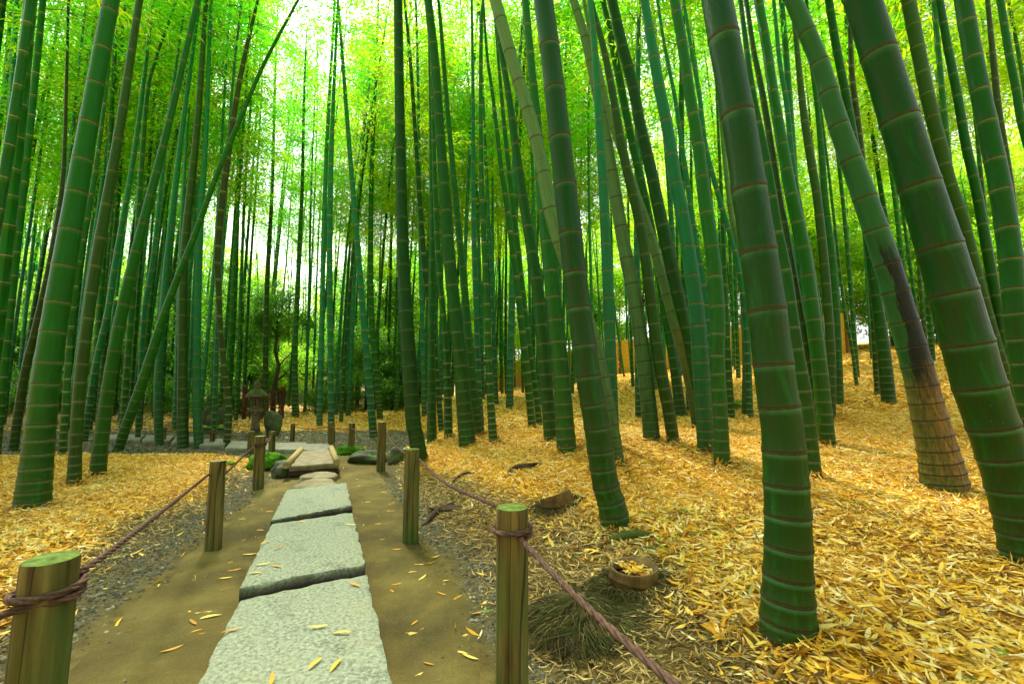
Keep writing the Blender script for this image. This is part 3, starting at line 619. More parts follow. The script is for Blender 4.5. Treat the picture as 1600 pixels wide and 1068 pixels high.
# leaves drifted against the feet of the near culms
PL = []
for (_, Y_, bx, by, _s) in named:
    if Y_ > 5.5 or litter(bx, by) < .3: continue
    n_ = 110; a_ = rng.uniform(0, 2*PI, n_); r_ = .055+.03*(Y_ < 2.6)+rng.exponential(.045, n_); xx = bx+r_*np.cos(a_); yy = by+r_*np.sin(a_)
    PL.append(np.stack([xx, yy, height(xx, yy)+np.maximum(.004, .05-(r_-.06)*.55)*rng.uniform(.3, 1, n_), a_], -1))
PL = np.concatenate(PL); n_ = len(PL); Ln_ = rng.uniform(.04, .09, n_)
tag(link('drifted_leaves', leaves_mesh('drifted_leaves', PL[:, :3], PL[:, 3]+rng.normal(0, .9, n_), rng.normal(.25, .35, n_), rng.normal(0, .5, n_), Ln_, Ln_*rng.uniform(.1, .2, n_), rng.beta(1.2, 1.4, n_), M_LITTER, curl=rng.normal(0, .3, n_))), 'dry leaves drifted against the feet of the near culms', kind='stuff')

# ------------------------------------------------------------------ the rest of the grove
SV = []
def filler_variant(k_, H, r, lean, bend):
    P3 = []; n = 14
    for j in range(n+1):
        t = j/n; z = H*t
        P3.append((lean*z+bend*t*t*H*.12+.05*math.sin(t*5+k_), .03*math.sin(t*7+k_*2), z, r*(1-.80*t**1.4)+(.12*r if j == 0 else 0)))
    D = np.array(bez(P3, 3)); D[0, 2] -= .05
    me, _ = culm_mesh('stem', D[:, :3], D[:, 3], 8, M_CULM, M_RINGF, True, 1.15, k_)
    kk = int(len(D)*.42); return me, D[kk, :3], D[-1, :3]-D[kk, :3]
for k_ in range(14):
    SV.append(filler_variant(k_, random.uniform(11.5, 14), random.uniform(.040, .062), random.uniform(-.02, .035), random.uniform(-.1, .55)))
ZONES = [(-13, -5.5, 8.6, 12.5, 50), (-18, -4, 12, 18, 46), (-9, -4.6, 4.2, 6.0, 9), (-5.5, 2, 9.4, 18, 56), (1.0, 12, 6.5, 17, 36), (-4, 18, 19, 27, 22), (9, 20, 8, 19, 18)]
pl = [(n_[2], n_[3]) for n_ in named]; fills = []
for (x0, x1, y0, y1, cnt) in ZONES:
    got = 0; tries = 0
    while got < cnt and tries < 6000:
        tries += 1; x, y = random.uniform(x0, x1), random.uniform(y0, y1)
        if min((x-a)**2+(y-b)**2 for a, b in pl) < .34**2: continue
        if x > y*1.35+1 or x < -y*1.35-1: continue
        xp = 800+x*F/y
        if 465 < xp < 512 and random.random() < .4: continue
        if 385 < xp < 450 and y < 16: continue
        if y > 12 and abs(y-float(np.interp(x, [-1.2, 1.8, 5.4, 8.2, 10.5, 12.2, 13.6], [30, 27, 23, 22.4, 21.7, 20, 18.6]))) < .4 and x > -1: continue
        # keep clear of lantern, boulders, paving
        if y < 9.0 and x > -9 and y > 6.3 and x < -1: continue
        pl.append((x, y)); fills.append((x, y)); got += 1
fills.sort(key=lambda p: p[1])
LM = sorted([(n_[0], n_[4]) for n_ in named if n_[4]]+[(400, 'the stone lantern'), (436, 'the wooden gate')])
ORD = ['nearest', 'second nearest', 'third nearest', 'fourth nearest', 'fifth nearest', 'sixth nearest', 'seventh nearest', 'eighth nearest', 'ninth nearest', 'tenth nearest', 'eleventh nearest', 'twelfth nearest', 'thirteenth nearest', 'fourteenth nearest', 'fifteenth nearest', 'sixteenth nearest', 'seventeenth nearest', 'eighteenth nearest', 'nineteenth nearest', 'twentieth nearest', 'twenty-first', 'twenty-second', 'twenty-third', 'twenty-fourth', 'twenty-fifth', 'twenty-sixth', 'twenty-seventh']
cnts = {}
for j, (x, y) in enumerate(fills):
    v = random.randrange(len(SV)); me, cl, cdv = SV[v]; xp = 800+x*F/y
    a = [l for l in LM if l[0] <= xp]; b = [l for l in LM if l[0] > xp]
    if not a: key = 'beyond '+b[0][1]+' at the view edge'
    elif not b: key = 'past '+a[-1][1]+' at the view edge'
    else: key = 'seen between '+a[-1][1]+' and '+b[0][1]
    k_ = cnts.get(key, 0); cnts[key] = k_+1
    if k_ < len(ORD): lab = f'{ORD[k_]} slim culm {key}'
    else: lab = f'one of the farthest slim culms {key}'
    lab = ' '.join(lab.split()[:16])
    root = empty('bamboo_culm', (x, y, hz(x, y)), lab, 'bamboo', 'slim background culms')
    root.rotation_euler.z = random.choice([0, PI])*(1 if abs(x) < 3 else 0)+(PI if x > 0 else 0)+random.gauss(0, .7)
    s_ = random.uniform(.85, 1.15); root.scale = (s_, s_, random.uniform(.9, 1.08))
    o = link('stem', me, root)
    c_ = random.choice('GGTTTTE' if x < 2 else 'GGTTOEG'); o.color = tuple(min(1, q*random.uniform(.8, 1.2)) for q in COL[c_][:3])+(COL[c_][3],)
    gap = 465 < xp < 515 and y < 16
    yel = 520 < xp < 1250 or xp > 1330 or random.random() < .25
    f = link('foliage', random.choice((THIN if gap or (abs(x) < 5 and y < 14 and random.random() < .4) or (x < -5 and y < 13 and random.random() < .5) else CROWNS[3:]+CROWNS[:1] if yel else CROWNS[:4])), root)
    f.location = tuple(cl); f.rotation_mode = 'QUATERNION'; f.rotation_quaternion = Vector(cdv).to_track_quat('Z', 'Y') @ Matrix.Rotation(random.uniform(0, 6.28), 3, 'Z').to_quaternion()
    f.scale = (1.1 if x > 0 else .85, 1.1 if x > 0 else .85, Vector(cdv).length/8.0)

# ------------------------------------------------------------------ broadleaf trees and shrubs behind the grove
def tree_crown(seed, R, H, nclump, per, mat, L=.10, W=.5):
    r = np.random.default_rng(seed); Vs = []; rn = []
    for c in range(nclump):
        d = r.normal(0, 1, 3); d /= np.linalg.norm(d); cen = d*np.array([R, R, H*.5])*r.uniform(.35, .95)+np.array([0, 0, H*.5])
        cr = R*r.uniform(.16, .34); P = r.normal(0, 1, (per, 3)); P /= np.linalg.norm(P, axis=1)[:, None]
        P = cen+P*cr*r.uniform(.3, 1.0, (per, 1))*np.array([1, 1, .6]); D = P-cen; D /= np.linalg.norm(D, axis=1)[:, None]
        Vs.append(leaf_cloud(P, D, L*.7, L*1.2, W, droop=.25)); rn.append(np.repeat(np.clip(r.uniform(0, .6)+r.uniform(0, .4, per), 0, 1), 4))
    V = np.concatenate(Vs); return mesh_np('crown', V, [np.arange(len(V)).reshape(-1, 4)], mat, rnd=np.concatenate(rn))
TC = [tree_crown(1, 2.0, 3.6, 90, 150, M_BROAD), tree_crown(2, 2.2, 4.4, 100, 150, M_BROADY), tree_crown(3, 1.8, 3.0, 80, 150, M_BROAD), tree_crown(4, 2.0, 4.0, 90, 150, M_BROADY)]
def trunk_mesh(seed, H, r):
    rr = random.Random(seed); Vs = []; Qs = []; o = 0
    main = [(rr.gauss(0, .025)*j, rr.gauss(0, .025)*j, H*j/6) for j in range(7)]
    items = [(main, np.linspace(r, r*.35, 7))]
    for b in range(7):
        j = rr.randint(2, 5); p = Vector(main[j]); a = rr.uniform(0, 6.28); ln = rr.uniform(.4, .9)
        items.append(([p, p+Vector((math.cos(a)*.4, math.sin(a)*.4, .35))*ln, p+Vector((math.cos(a), math.sin(a), .8))*ln], [r*.4, r*.25, r*.08]))
    for P, R in items:
        v, q = tube_arrays([Vector(p) for p in P], R, 7); Vs.append(v); Qs.append(q+o); o += len(v)
    return mesh_np('trunk', np.concatenate(Vs), [np.concatenate(Qs)], M_BARK, smooth=True)
TR = [trunk_mesh(s, 3.6, .10) for s in (1, 2)]
def tree(x, y, z0, s, kind, label, name='broadleaf_tree', cat='tree', grp='trees behind the grove', trunk=True):
    g = hz(x, y); root = empty(name, (x, y, g-.05), label, cat, grp); root.rotation_euler.z = random.uniform(0, 6.28)
    if trunk:
        t = link('trunk', random.choice(TR), root); t.scale = (.8, .8, (z0+1.4*s)/3.6)
    c = link('crown', TC[kind], root); c.location = (0, 0, z0); c.scale = (s, s, s*random.uniform(.9, 1.1)); return root
def X(xp, y): return (xp-800)/F*y
TREES = [
 (430, 14.5, 2.0, .65, 0, 'dark leafy tree rising behind the stone lantern and gate'),
 (365, 15, .8, .9, 0, 'dark leafy tree in the thicket before the lantern side'),
 (300, 17, .3, 1.0, 2, 'dark evergreen beyond the twin culms'),
 (560, 17, .6, .9, 2, 'dark evergreen behind the bowed scarred culm'),
 (625, 16.5, .2, .85, 0, 'dark evergreen behind the dark bend culm'),
 (445, 20, .3, .7, 3, 'bright green tree glowing just past the gate'),
 (505, 22, .0, .75, 2, 'low dark tree in the gap past the gate'),
 (395, 24, 2.0, 1.3, 1, 'bright yellow-green tree above the lantern'),
 (535, 29, .4, 1.7, 1, 'yellow-green tree low behind the straight culm, far back'),
 (455, 29, .4, 1.6, 3, 'yellow-green tree low behind the gate culm, far back'),
 (500, 28, .2, 1.5, 3, 'yellow-green tree low in the open sky gap'),
 (330, 20, .3, 1.3, 3, 'bright green tree between twin and crooked culms, far back'),
 (215, 20, .1, 1.2, 1, 'light green tree low behind the pale ringed culm'),
 (250, 22, 1.4, 1.5, 3, 'bright tree beyond the slanting culm'),
 (150, 22, .5, 1.3, 0, 'green tree beyond the olive bowed culm'),
 (40, 20, .3, 1.2, 3, 'bright green tree beyond the thick mottled culm'),
 (-60, 22, 1.0, 1.6, 0, 'green tree at the grove edge past the mottled culm'),
 (700, 27, 1.5, 1.5, 1, 'yellow-green tree behind the middle clump'),
 (790, 30, 2.0, 1.7, 3, 'yellow-green tree behind the thin parallel culms'),
 (890, 29, 1.5, 1.7, 1, 'yellow-green tree behind the big central culm'),
 (985, 28, 1.0, 1.6, 3, 'bright tree over the low end of the tan fence'),
 (1080, 27, 1.0, 1.6, 1, 'bright tree over the fence behind the scorched culm'),
 (1165, 26, .8, 1.4, 3, 'bright tree over the fence behind the frosty culm'),
 (1240, 26, .6, 1.5, 1, 'bright tree over the fence behind the golden-footed culm'),
 (1330, 24, .8, 1.4, 3, 'bright tree over the high end of the tan fence'),
 (1420, 24, .6, 1.5, 1, 'bright tree behind the black-scarred culm'),
 (1520, 23, .8, 1.6, 3, 'bright tree behind the massive culm'),
 (1620, 22, .8, 1.6, 1, 'bright tree behind the stout edge culm'),
]
TREES += [(1400, 20, .0, 1.3, 3, 'bright shrubby tree past the end of the tan fence'), (1460, 19, -.1, 1.3, 1, 'bright shrubby tree low behind the black-scarred culm'), (1560, 18, -.1, 1.3, 3, 'bright shrubby tree low behind the massive culm'), (1650, 17, -.1, 1.3, 1, 'bright shrubby tree low at the rise past the massive culm'),
 (930, 31, .0, 1.5, 1, 'bright tree low behind the blue upright culm'), (820, 32, .0, 1.5, 3, 'bright tree low behind the thin parallel culms'), (685, 24, .0, 1.2, 1, 'bright tree low behind the middle clump'), (290, 24, .0, 1.4, 1, 'light green tree low behind the twin culms'),
 (160, 19, 1.6, 1.3, 0, 'dark green tree rising behind the pale ringed culm'), (255, 20, 2.0, 1.4, 0, 'dark green tree rising behind the slanting culm'), (345, 19, 2.2, 1.2, 2, 'dark green tree rising behind the crooked culm'),
 (590, 20, 2.4, 1.3, 0, 'dark green tree rising behind the bowed scarred culm'), (665, 21, 2.6, 1.3, 3, 'green tree rising behind the dark bend culm'), (80, 20, 2.0, 1.4, 3, 'green tree rising behind the thick mottled culm'),
 (740, 27, 3.4, 1.6, 3, 'yellow-green tree crown high past the middle clump'), (1010, 25, 3.2, 1.6, 1, 'yellow tree crown above the low end of the fence'), (1110, 24, 3.4, 1.6, 3, 'yellow tree crown above the fence behind the forward pair'),
 (1210, 23, 3.4, 1.5, 1, 'yellow tree crown above the fence past the huge dark culm'), (1300, 22, 3.2, 1.5, 3, 'yellow tree crown above the fence past the golden-footed culm'), (1400, 22, 3.2, 1.5, 1, 'yellow tree crown above the fence end, past the short-footed culm'),
 (1500, 21, 3.0, 1.5, 3, 'yellow tree crown behind the gap between black-scarred and massive culms'), (1595, 20, 3.0, 1.5, 1, 'yellow tree crown behind the stout edge culm top'),
 (455, 24, .2, 1.3, 0, 'green tree low behind the gate culm'), (540, 24, .3, 1.3, 2, 'green tree low behind the straight culm'), (400, 21, .4, 1.2, 2, 'green tree low behind the stone lantern'),
 (70, 15.5, .4, .95, 0, 'dark evergreen just beyond the thick mottled culm'), (135, 16, .6, 1.0, 2, 'dark evergreen just beyond the olive bowed culm'), (225, 15.5, .5, 1.0, 0, 'dark evergreen low behind the slanting culm'), (-10, 15, .4, 1.0, 2, 'dark evergreen at the outer edge of the grove'),
 (560, 31, 3.2, 1.5, 3, 'tall yellow-green tree far behind the bowed scarred culm'), (650, 33, 3.5, 1.8, 1, 'tall bright tree far behind the dark bend culm'), (745, 34, 4.5, 1.8, 3, 'tall bright tree far past the middle clump'),
 (840, 34, 4.5, 2.0, 1, 'tall yellow tree far behind the light green culm'), (935, 33, 4.5, 1.9, 3, 'tall yellow tree far behind the blue upright culm'), (1030, 32, 4.2, 1.9, 1, 'tall yellow tree far behind the pale bowed culm'),
 (1120, 31, 4.0, 1.9, 3, 'tall bright tree far behind the forward pair of culms'), (1205, 30, 3.8, 1.8, 1, 'tall bright tree far behind the huge dark culm'), (1290, 29, 3.8, 1.8, 3, 'tall bright tree far behind the white ringed culm'),
 (1375, 28, 3.8, 1.8, 1, 'tall bright tree far behind the short-footed culm'), (1470, 27, 3.6, 1.8, 3, 'tall bright tree far behind the black-scarred culm top'), (1560, 26, 3.4, 1.8, 1, 'tall bright tree far behind the stout edge culm'),
 (620, 24, .2, 1.2, 0, 'low green tree behind the middle of the thicket'), (740, 24, .2, 1.2, 3, 'low bright tree past the middle clump'), (850, 25, .3, 1.2, 1, 'low bright tree behind the dark leaning culm'),
 (110, 25, 3.0, 1.6, 0, 'tall green tree between mottled and olive culms, far back'), (30, 24, 3.0, 1.6, 3, 'tall green tree behind the brown-based culm'), (210, 26, 3.2, 1.6, 0, 'tall green tree far behind the pale ringed culm'),
 (320, 27, 3.0, 1.6, 1, 'tall bright tree far behind the twin culms'), (600, 22, 1.0, 1.3, 0, 'green tree close behind the slim green culm thicket')]
for xp, y, z0, s, k_, lab in TREES: tree(X(xp, y), y, z0, s, k_, lab)
for xp, y, s, k_, lab in [(545, 14.5, .42, 0, 'low dark shrub behind the straight culm'), (600, 15, .45, 2, 'low dark shrub behind the slim green culm'), (660, 17, .5, 0, 'low dark shrub behind the dark bend culm'),
                       (330, 12.5, .40, 2, 'dark shrub behind the mossy boulders'), (270, 13, .42, 0, 'dark shrub past the slanting culm'), (505, 14.2, .34, 2, 'small dark shrub past the wooden gate'),
                       (180, 13.5, .45, 2, 'dark shrub low behind the pale ringed culm'), (375, 13.5, .36, 0, 'dark shrub behind the stone lantern'), (110, 14, .5, 0, 'dark shrub behind the olive bowed culm'), (30, 13, .5, 2, 'dark shrub behind the thick mottled culm')]:
    tree(X(xp, y), y, -.1, s, k_, lab, 'leafy_shrub', 'shrub', 'shrubs under the grove', False)
# culms beyond the three hundred largest, one mass far back
Vs = []; Qs = []; o = 0
for j in range(330):
    y = random.uniform(17.5, 30); x = X(random.uniform(-60, 1600), y)
    if 465 < 800+x*F/y < 512 and random.random() < .4: continue
    H = random.uniform(9, 13); ln_ = random.gauss(0, .05); r_ = random.uniform(.028, .052); g = hz(x, y)
    v, q = tube_arrays([Vector((x+ln_*H*t+.4*t*t*random.uniform(-1, 1), y, g-.05+H*t)) for t in (0, .25, .5, .75, 1)], [r_, r_*.95, r_*.8, r_*.5, r_*.15], 6)
    Vs.append(v); Qs.append(q+o); o += len(v)
V = np.concatenate(Vs); me = mesh_np('distant_culms', V, [np.concatenate(Qs)], M_CULM, smooth=True, attrs={'ht': np.clip(V[:, 2], 0, 20), 'iv': np.full(len(V), .5), 'ang': np.tile(np.arange(6)/6, len(V)//6)})
o = link('distant_culms', me); o.color = COL['T']; tag(o, 'mass of distant culms closing the grove', kind='stuff')
# unseen culms behind the viewer, added to block open sky and darken culm fronts
Vs = []; Qs = []; o = 0; bp_ = []
for j in range(110):
    x, y = random.uniform(-14, 14), random.uniform(-16, -.8)
    if abs(x) < 1.6 or (y > -3 and abs(x) < 2.2): continue
    H = random.uniform(10, 13); ln_ = random.gauss(0, .04); r_ = random.uniform(.045, .08); g = hz(x, y); bp_.append((x, y, g, H))
    v, q = tube_arrays([Vector((x+ln_*H*t, y, g-.05+H*t)) for t in (0, .25, .5, .75, 1)], [r_, r_*.95, r_*.8, r_*.5, r_*.15], 8)
    Vs.append(v); Qs.append(q+o); o += len(v)
V = np.concatenate(Vs); me = mesh_np('distant_culms', V, [np.concatenate(Qs)], M_CULM, smooth=True, attrs={'ht': np.clip(V[:, 2], 0, 20), 'iv': np.full(len(V), .5), 'ang': np.tile(np.arange(8)/8, len(V)//8)})
th = link('unseen_thicket', me); th.color = COL['G']; tag(th, 'unseen grove added behind the viewer to block sky light, both sides of the path', kind='stuff')
for (x, y, g, H) in bp_[:46]:
    f = link('foliage', random.choice(CROWNS), th); f.location = (x, y, g+H*.35); f.rotation_euler.z = random.uniform(0, 6)
# small dark plant on the litter
sp_ = on_ground(1152, 641); pr = empty('low_plant', sp_, 'small dark green plant on the litter beside a slender culm', 'plant')
c = link('foliage', TC[2], pr); c.scale = (.09, .09, .055)

# ------------------------------------------------------------------ tan fence on the rise, gate, wall
def box(name, a, b, m, parent=None, bev=0.0, loc=None, rot=None):
    bm = bmesh.new(); bmesh.ops.create_cube(bm, size=1)
    s = [b[i]-a[i] for i in range(3)]; c = [(a[i]+b[i])/2 for i in range(3)]
    bmesh.ops.transform(bm, matrix=Matrix.Translation(c) @ Matrix.Diagonal((*s, 1)), verts=bm.verts)
    if bev: bmesh.ops.bevel(bm, geom=bm.edges[:], offset=bev, segments=1, affect='EDGES')
    o = bm_obj(name, bm, m, parent, False)
    if loc is not None: o.location = loc
    if rot is not None: o.rotation_euler = rot
    return o
FP = [(-1.2, 30.0), (1.8, 27), (5.4, 23), (8.2, 22.4), (10.5, 21.7), (12.2, 20.0), (13.6, 18.6)]
base = Vector((FP[0][0], FP[0][1], hz(*FP[0]))); fr = empty('board_fence', base, 'tan fence of horizontal boards running up the litter slope', 'fence')
for j, (x, y) in enumerate(FP):
    g = hz(x, y); box('post', (-.06, -.06, -.2), (.06, .06, 1.72), M_FPOST, fr, .01, Vector((x, y, g))-base)
for j in range(len(FP)-1):
    (xa, ya), (xb, yb) = FP[j], FP[j+1]; L = math.hypot(xb-xa, yb-ya); an = math.atan2(yb-ya, xb-xa); ga, gb = hz(xa, ya), hz(xb, yb)
    for k_ in range(8):
        z = .03+k_*.205
        o = box('board', (.06, -.018+random.uniform(-.004, .004), 0), (L-.06, .018, .203), M_FENCE, fr, .006, Vector((xa, ya, ga+z))-base, (0, -math.atan2(gb-ga, L), an))
# gate of crossed bars
gy_ = 11.2; gxa, gxb = X(385, gy_), X(444, gy_); gz = hz(gxb, gy_)
g0 = Vector((gxb, gy_, gz)); gt = empty('lattice_gate', g0, 'reddish brown lattice gate behind the stone lantern and boulder', 'gate')
for xx in (gxa, (gxa*.6+gxb*.4), gxb): box('post', (xx-gxb-.035, -.035, -.1), (xx-gxb+.035, .035, .78), M_GATE, gt, .006)
for k_ in range(4): box('rail', (gxa-gxb-.02, -.05, .08+k_*.19), (.02, -.037, .11+k_*.19), M_GATE, gt)
for k_ in range(9):
    xx = (gxa-gxb)*(k_+.6)/9.2; box('bar', (xx-.012, -.034, .0), (xx+.012, -.012, .68), M_GATE, gt)
wy = 21.0; wl = empty('garden_wall', (X(470, wy), wy, hz(X(470, wy), wy)), 'pale plastered garden wall glimpsed through the gate', 'wall')
box('wall', (-1.9, 0, -.1), (1.7, .2, 1.25), M_PLASTER, wl); box('coping', (-1.98, -.08, 1.252), (1.78, .28, 1.36), M_TILE, wl, .02)
wl2 = empty('garden_wall', (X(160, 21), 21, hz(X(160, 21), 21)), 'pale wall glimpsed between culms beyond the olive bowed culm', 'wall')
box('wall', (-2.2, 0, -.1), (2.2, .2, 1.2), M_PLASTER, wl2); box('coping', (-2.3, -.08, 1.202), (2.3, .28, 1.31), M_TILE, wl2, .02)

# ------------------------------------------------------------------ stones
def rock(name, loc, size, mat, seed, label=None, cat=None, group=None, parent=None, flat=0, sub=4, amp=.3):
    bm = bmesh.new(); bmesh.ops.create_icosphere(bm, subdivisions=sub, radius=1)
    for v in bm.verts:
        p = v.co.copy(); d = noise.noise(p*1.3+Vector((seed*7.1, 0, 0)))*amp*1.3+noise.noise(p*3.4+Vector((0, seed*3.3, 0)))*amp*.4+noise.noise(p*9+Vector((0, 0, seed)))*amp*.12
        p = p*(1+d)
        if flat and p.z > flat: p.z = flat+(p.z-flat)*.15
        v.co = Vector((p.x*size[0], p.y*size[1], p.z*size[2]))
    o = bm_obj(name, bm, mat, parent); o.location = loc
    return tag(o, label, cat, group)
def rock_px(xc, yb, wpx, hpx, mat, seed, label, name='boulder', cat='boulder', group=None, depth=.9, amp=.3):
    p = on_ground(xc, yb); k_ = p.y/F; W = wpx*k_/2; H = hpx*k_
    return rock(name, (p.x, p.y+W*depth*.8, p.z+H*.38), (W, W*depth, H*.62), mat, seed, label, cat, group, amp=amp)
rock_px(421, 682, 26, 38, M_ROCK, 3, 'tall dark mossy boulder beside the stone lantern', amp=.35)
rock_px(438, 748, 36, 27, M_ROCK, 5, 'dark mossy boulder next to the plank bridge')
rock_px(617, 725, 28, 24, M_ROCK, 8, 'dark mossy boulder between two rope posts')
rock_px(572, 726, 62, 18, M_ROCK, 9, 'low grey rock edging the path past the bridge', depth=.6)
rock_px(404, 735, 52, 26, M_MOSS, 10, 'cushion of green moss over a rock behind the squat post', 'moss_mound', 'moss mound')
rock_px(541, 712, 44, 14, M_MOSS, 12, 'bright moss cushion beyond the plank bridge', 'moss_mound', 'moss mound', depth=.8)
rock_px(440, 722, 22, 8, M_MOSS, 14, 'small moss patch beside the bridge log', 'moss_mound', 'moss mound')
rock_px(350, 727, 20, 5, M_MOSS, 15, 'thin moss patch on the litter edge', 'moss_mound', 'moss mound')
rock_px(327, 667, 16, 21, M_ROCK, 17, 'round-topped dark boulder beyond the far paving, behind the basin')
rock_px(343, 664, 12, 28, M_ROCK, 18, 'upright dark boulder beyond the far paving, behind the basin')
rock_px(318, 665, 10, 30, M_ROCK, 19, 'narrow dark boulder partly hidden by the thinner twin culm')
rock_px(700, 800, 60, 8, M_ROOTW, 21, 'low dark lump of root in the bank', 'root_lump', 'root', depth=.3)
# water basin slab
bp = on_ground(332, 679); bs = empty('stone_basin', bp, 'low dark stone basin with mossy rim beyond the paving', 'basin')
k_ = bp.y/F; W = 17*k_
box('basin_body', (-W, 0, -.02), (W, W*1.0, .10), M_ROCK, bs, .015); box('rim', (-W*1.08, -.02, .102), (W*1.08, W*1.1, .135), M_MOSS, bs, .012)
# stone lantern
lp = on_ground(398, 683); ln = empty('stone_lantern', lp, 'old mossy stone lantern standing behind the low rope posts', 'stone lantern'); u = 88*lp.y/F/88
def lathe(name, prof, seg, m, parent, loc=(0, 0, 0), ph=0, smooth=True):
    V = [(r*math.cos(2*PI*k_/seg+ph), r*math.sin(2*PI*k_/seg+ph), z) for r, z in prof for k_ in range(seg)]
    i = np.arange(len(prof)-1)[:, None]*seg; k_ = np.arange(seg)[None, :]; k2 = (k_+1) % seg
    q = np.stack([i+k_, i+k2, i+seg+k2, i+seg+k_], -1).reshape(-1, 4)
    me = mesh_np(name, V, [q, np.arange(seg)[::-1][None, :].copy(), (np.arange(seg)+len(V)-seg)[None, :]], m, smooth=smooth)
    o = link(name, me, parent); o.location = loc; return o
lathe('base', [(14*u, -2*u), (14.5*u, 3*u), (12*u, 6*u), (8.5*u, 9*u)], 6, M_LANT, ln, smooth=False)
lathe('shaft', [(8*u, 9*u), (6.2*u, 16*u), (5.6*u, 24*u), (6.4*u, 32*u), (7*u, 35*u)], 16, M_LANT, ln)
lathe('platform', [(6.5*u, 35*u), (10.5*u, 40*u), (11.2*u, 43*u), (10*u, 45*u)], 6, M_LANT, ln, smooth=False)
fb = lathe('firebox', [(7*u, 45.2*u), (7.6*u, 46.5*u), (7.6*u, 48*u)], 4, M_LANT, ln, ph=PI/4, smooth=False)
for a in range(4):
    th = PI/4+a*PI/2; box('firebox_pillar', (-1.5*u, -1.5*u, 48*u), (1.5*u, 1.5*u, 57*u), M_LANT, ln, .2*u, (6.6*u*math.cos(th), 6.6*u*math.sin(th), 0))
lathe('firebox_head', [(7.6*u, 57*u), (7.9*u, 60*u), (7.0*u, 61.5*u)], 4, M_LANT, ln, ph=PI/4, smooth=False)
lathe('roof', [(9*u, 61.6*u), (15.5*u, 61.8*u), (16*u, 64*u), (13*u, 68*u), (8*u, 72.5*u), (4.2*u, 75.5*u), (3.8*u, 76.5*u)], 12, M_LANT, ln)
lathe('finial', [(3.4*u, 76.6*u), (2.6*u, 78*u), (4.8*u, 80.5*u), (5.0*u, 83*u), (3.4*u, 86*u), (1.0*u, 89*u), (.3*u, 91*u)], 12, M_LANT, ln)

# ------------------------------------------------------------------ slabs
def slab(name, corners, zt, th, m, label, group, cat, seed=0, n=22, rag=.006, bumpz=.004, parent=None):
    """corners in world xy: near-left, near-right, far-right, far-left"""
    A, B, Cc, D = [np.array(c) for c in corners]; V = []; N = n
    for j in range(N+1):
        for i_ in range(N+1):
            a, b = i_/N, j/N; p = (A*(1-a)+B*a)*(1-b)+(D*(1-a)+Cc*a)*b
            e = min(a, 1-a, b, 1-b)*N; nz = noise.noise(Vector((p[0]*3+seed, p[1]*3, 0)))*bumpz*1.6+noise.noise(Vector((p[0]*22, p[1]*22+seed, 0)))*bumpz
            if e < .5:
                r_ = rag*noise.noise(Vector((p[0]*16, p[1]*16, seed)))*2.2+rag*.8*noise.noise(Vector((p[0]*55, p[1]*55, seed)))
                d_ = p-(A+B+Cc+D)/4; p = p+d_/np.linalg.norm(d_)*r_; nz -= .006
            z_ = zt(p[0], p[1]) if callable(zt) else zt
            V.append((p[0], p[1], z_+nz))
    idx = np.arange((N+1)**2).reshape(N+1, N+1)
    q = np.stack([idx[:-1, :-1], idx[:-1, 1:], idx[1:, 1:], idx[1:, :-1]], -1).reshape(-1, 4)
    loop = list(idx[0, :])+list(idx[1:, -1])+list(idx[-1, -2::-1])+list(idx[-2:0:-1, 0]); m0 = len(V)
    cen = (A+B+Cc+D)/4
    for f, dz in ((1.012, .012), (1.004, th*.55), (.975, th)):
        for k_ in loop:
            p = V[k_]; s_ = f+.012*noise.noise(Vector((p[0]*14, p[1]*14, dz*90+seed)))
            V.append((cen[0]+(p[0]-cen[0])*s_, cen[1]+(p[1]-cen[1])*s_, p[2]-dz))
    Lp = np.array(loop); n_ = len(loop); rings = [Lp]+[m0+k_*n_+np.arange(n_) for k_ in range(3)]; side = []
    for a, b in zip(rings[:-1], rings[1:]): side.append(np.stack([a, b, np.roll(b, -1), np.roll(a, -1)], -1))
    c0 = np.array([A[0], A[1], (zt(A[0], A[1]) if callable(zt) else zt)]); V = np.array(V)-c0
    me = mesh_np(name, V, [q]+side, m, smooth=True)
    o = link(name, me, parent); o.location = tuple(c0); 
    md = o.modifiers.new('edge', 'EDGE_SPLIT'); md.split_angle = math.radians(50)
    return tag(o, label, cat, group)
def gp(x, y, z=0.0):
    d = ray(x, y); t = (z-CAMZ)/d.z; p = Vector((0, 0, CAMZ))+d*t; return (p.x, p.y)
SG = 'granite slabs laid along the path'
a, b = gp(376, 934, .055), gp(573, 896, .055)
n1, n2 = gp(306, 1075, .055), gp(615, 1075, .055)
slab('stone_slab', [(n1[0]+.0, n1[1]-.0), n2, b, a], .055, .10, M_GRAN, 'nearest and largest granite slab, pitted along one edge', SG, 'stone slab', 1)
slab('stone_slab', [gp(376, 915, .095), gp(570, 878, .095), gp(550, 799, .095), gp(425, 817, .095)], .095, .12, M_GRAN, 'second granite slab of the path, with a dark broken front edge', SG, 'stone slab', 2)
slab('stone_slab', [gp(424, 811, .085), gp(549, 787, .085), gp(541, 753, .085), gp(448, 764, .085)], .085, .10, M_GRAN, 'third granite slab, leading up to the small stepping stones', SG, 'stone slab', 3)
def flat_stone(xc, yc, wpx, hpx, z, seed, label, m=M_STEP, ztop=.05):
    l, r = gp(xc-wpx/2, yc, z), gp(xc+wpx/2, yc, z); nr, fa = gp(xc, yc+hpx/2, z), gp(xc, yc-hpx/2, z)
    o = rock('stepping_stone', ((l[0]+r[0])/2, (nr[1]+fa[1])/2, z-.05), ((r[0]-l[0])/2, (fa[1]-nr[1])/2, .07), m, seed, label, 'stepping stone', 'stepping stones before the plank bridge', flat=.62, sub=4, amp=.16)
flat_stone(494, 752, 66, 15, .06, 31, 'rounded stepping stone nearest the granite slabs')
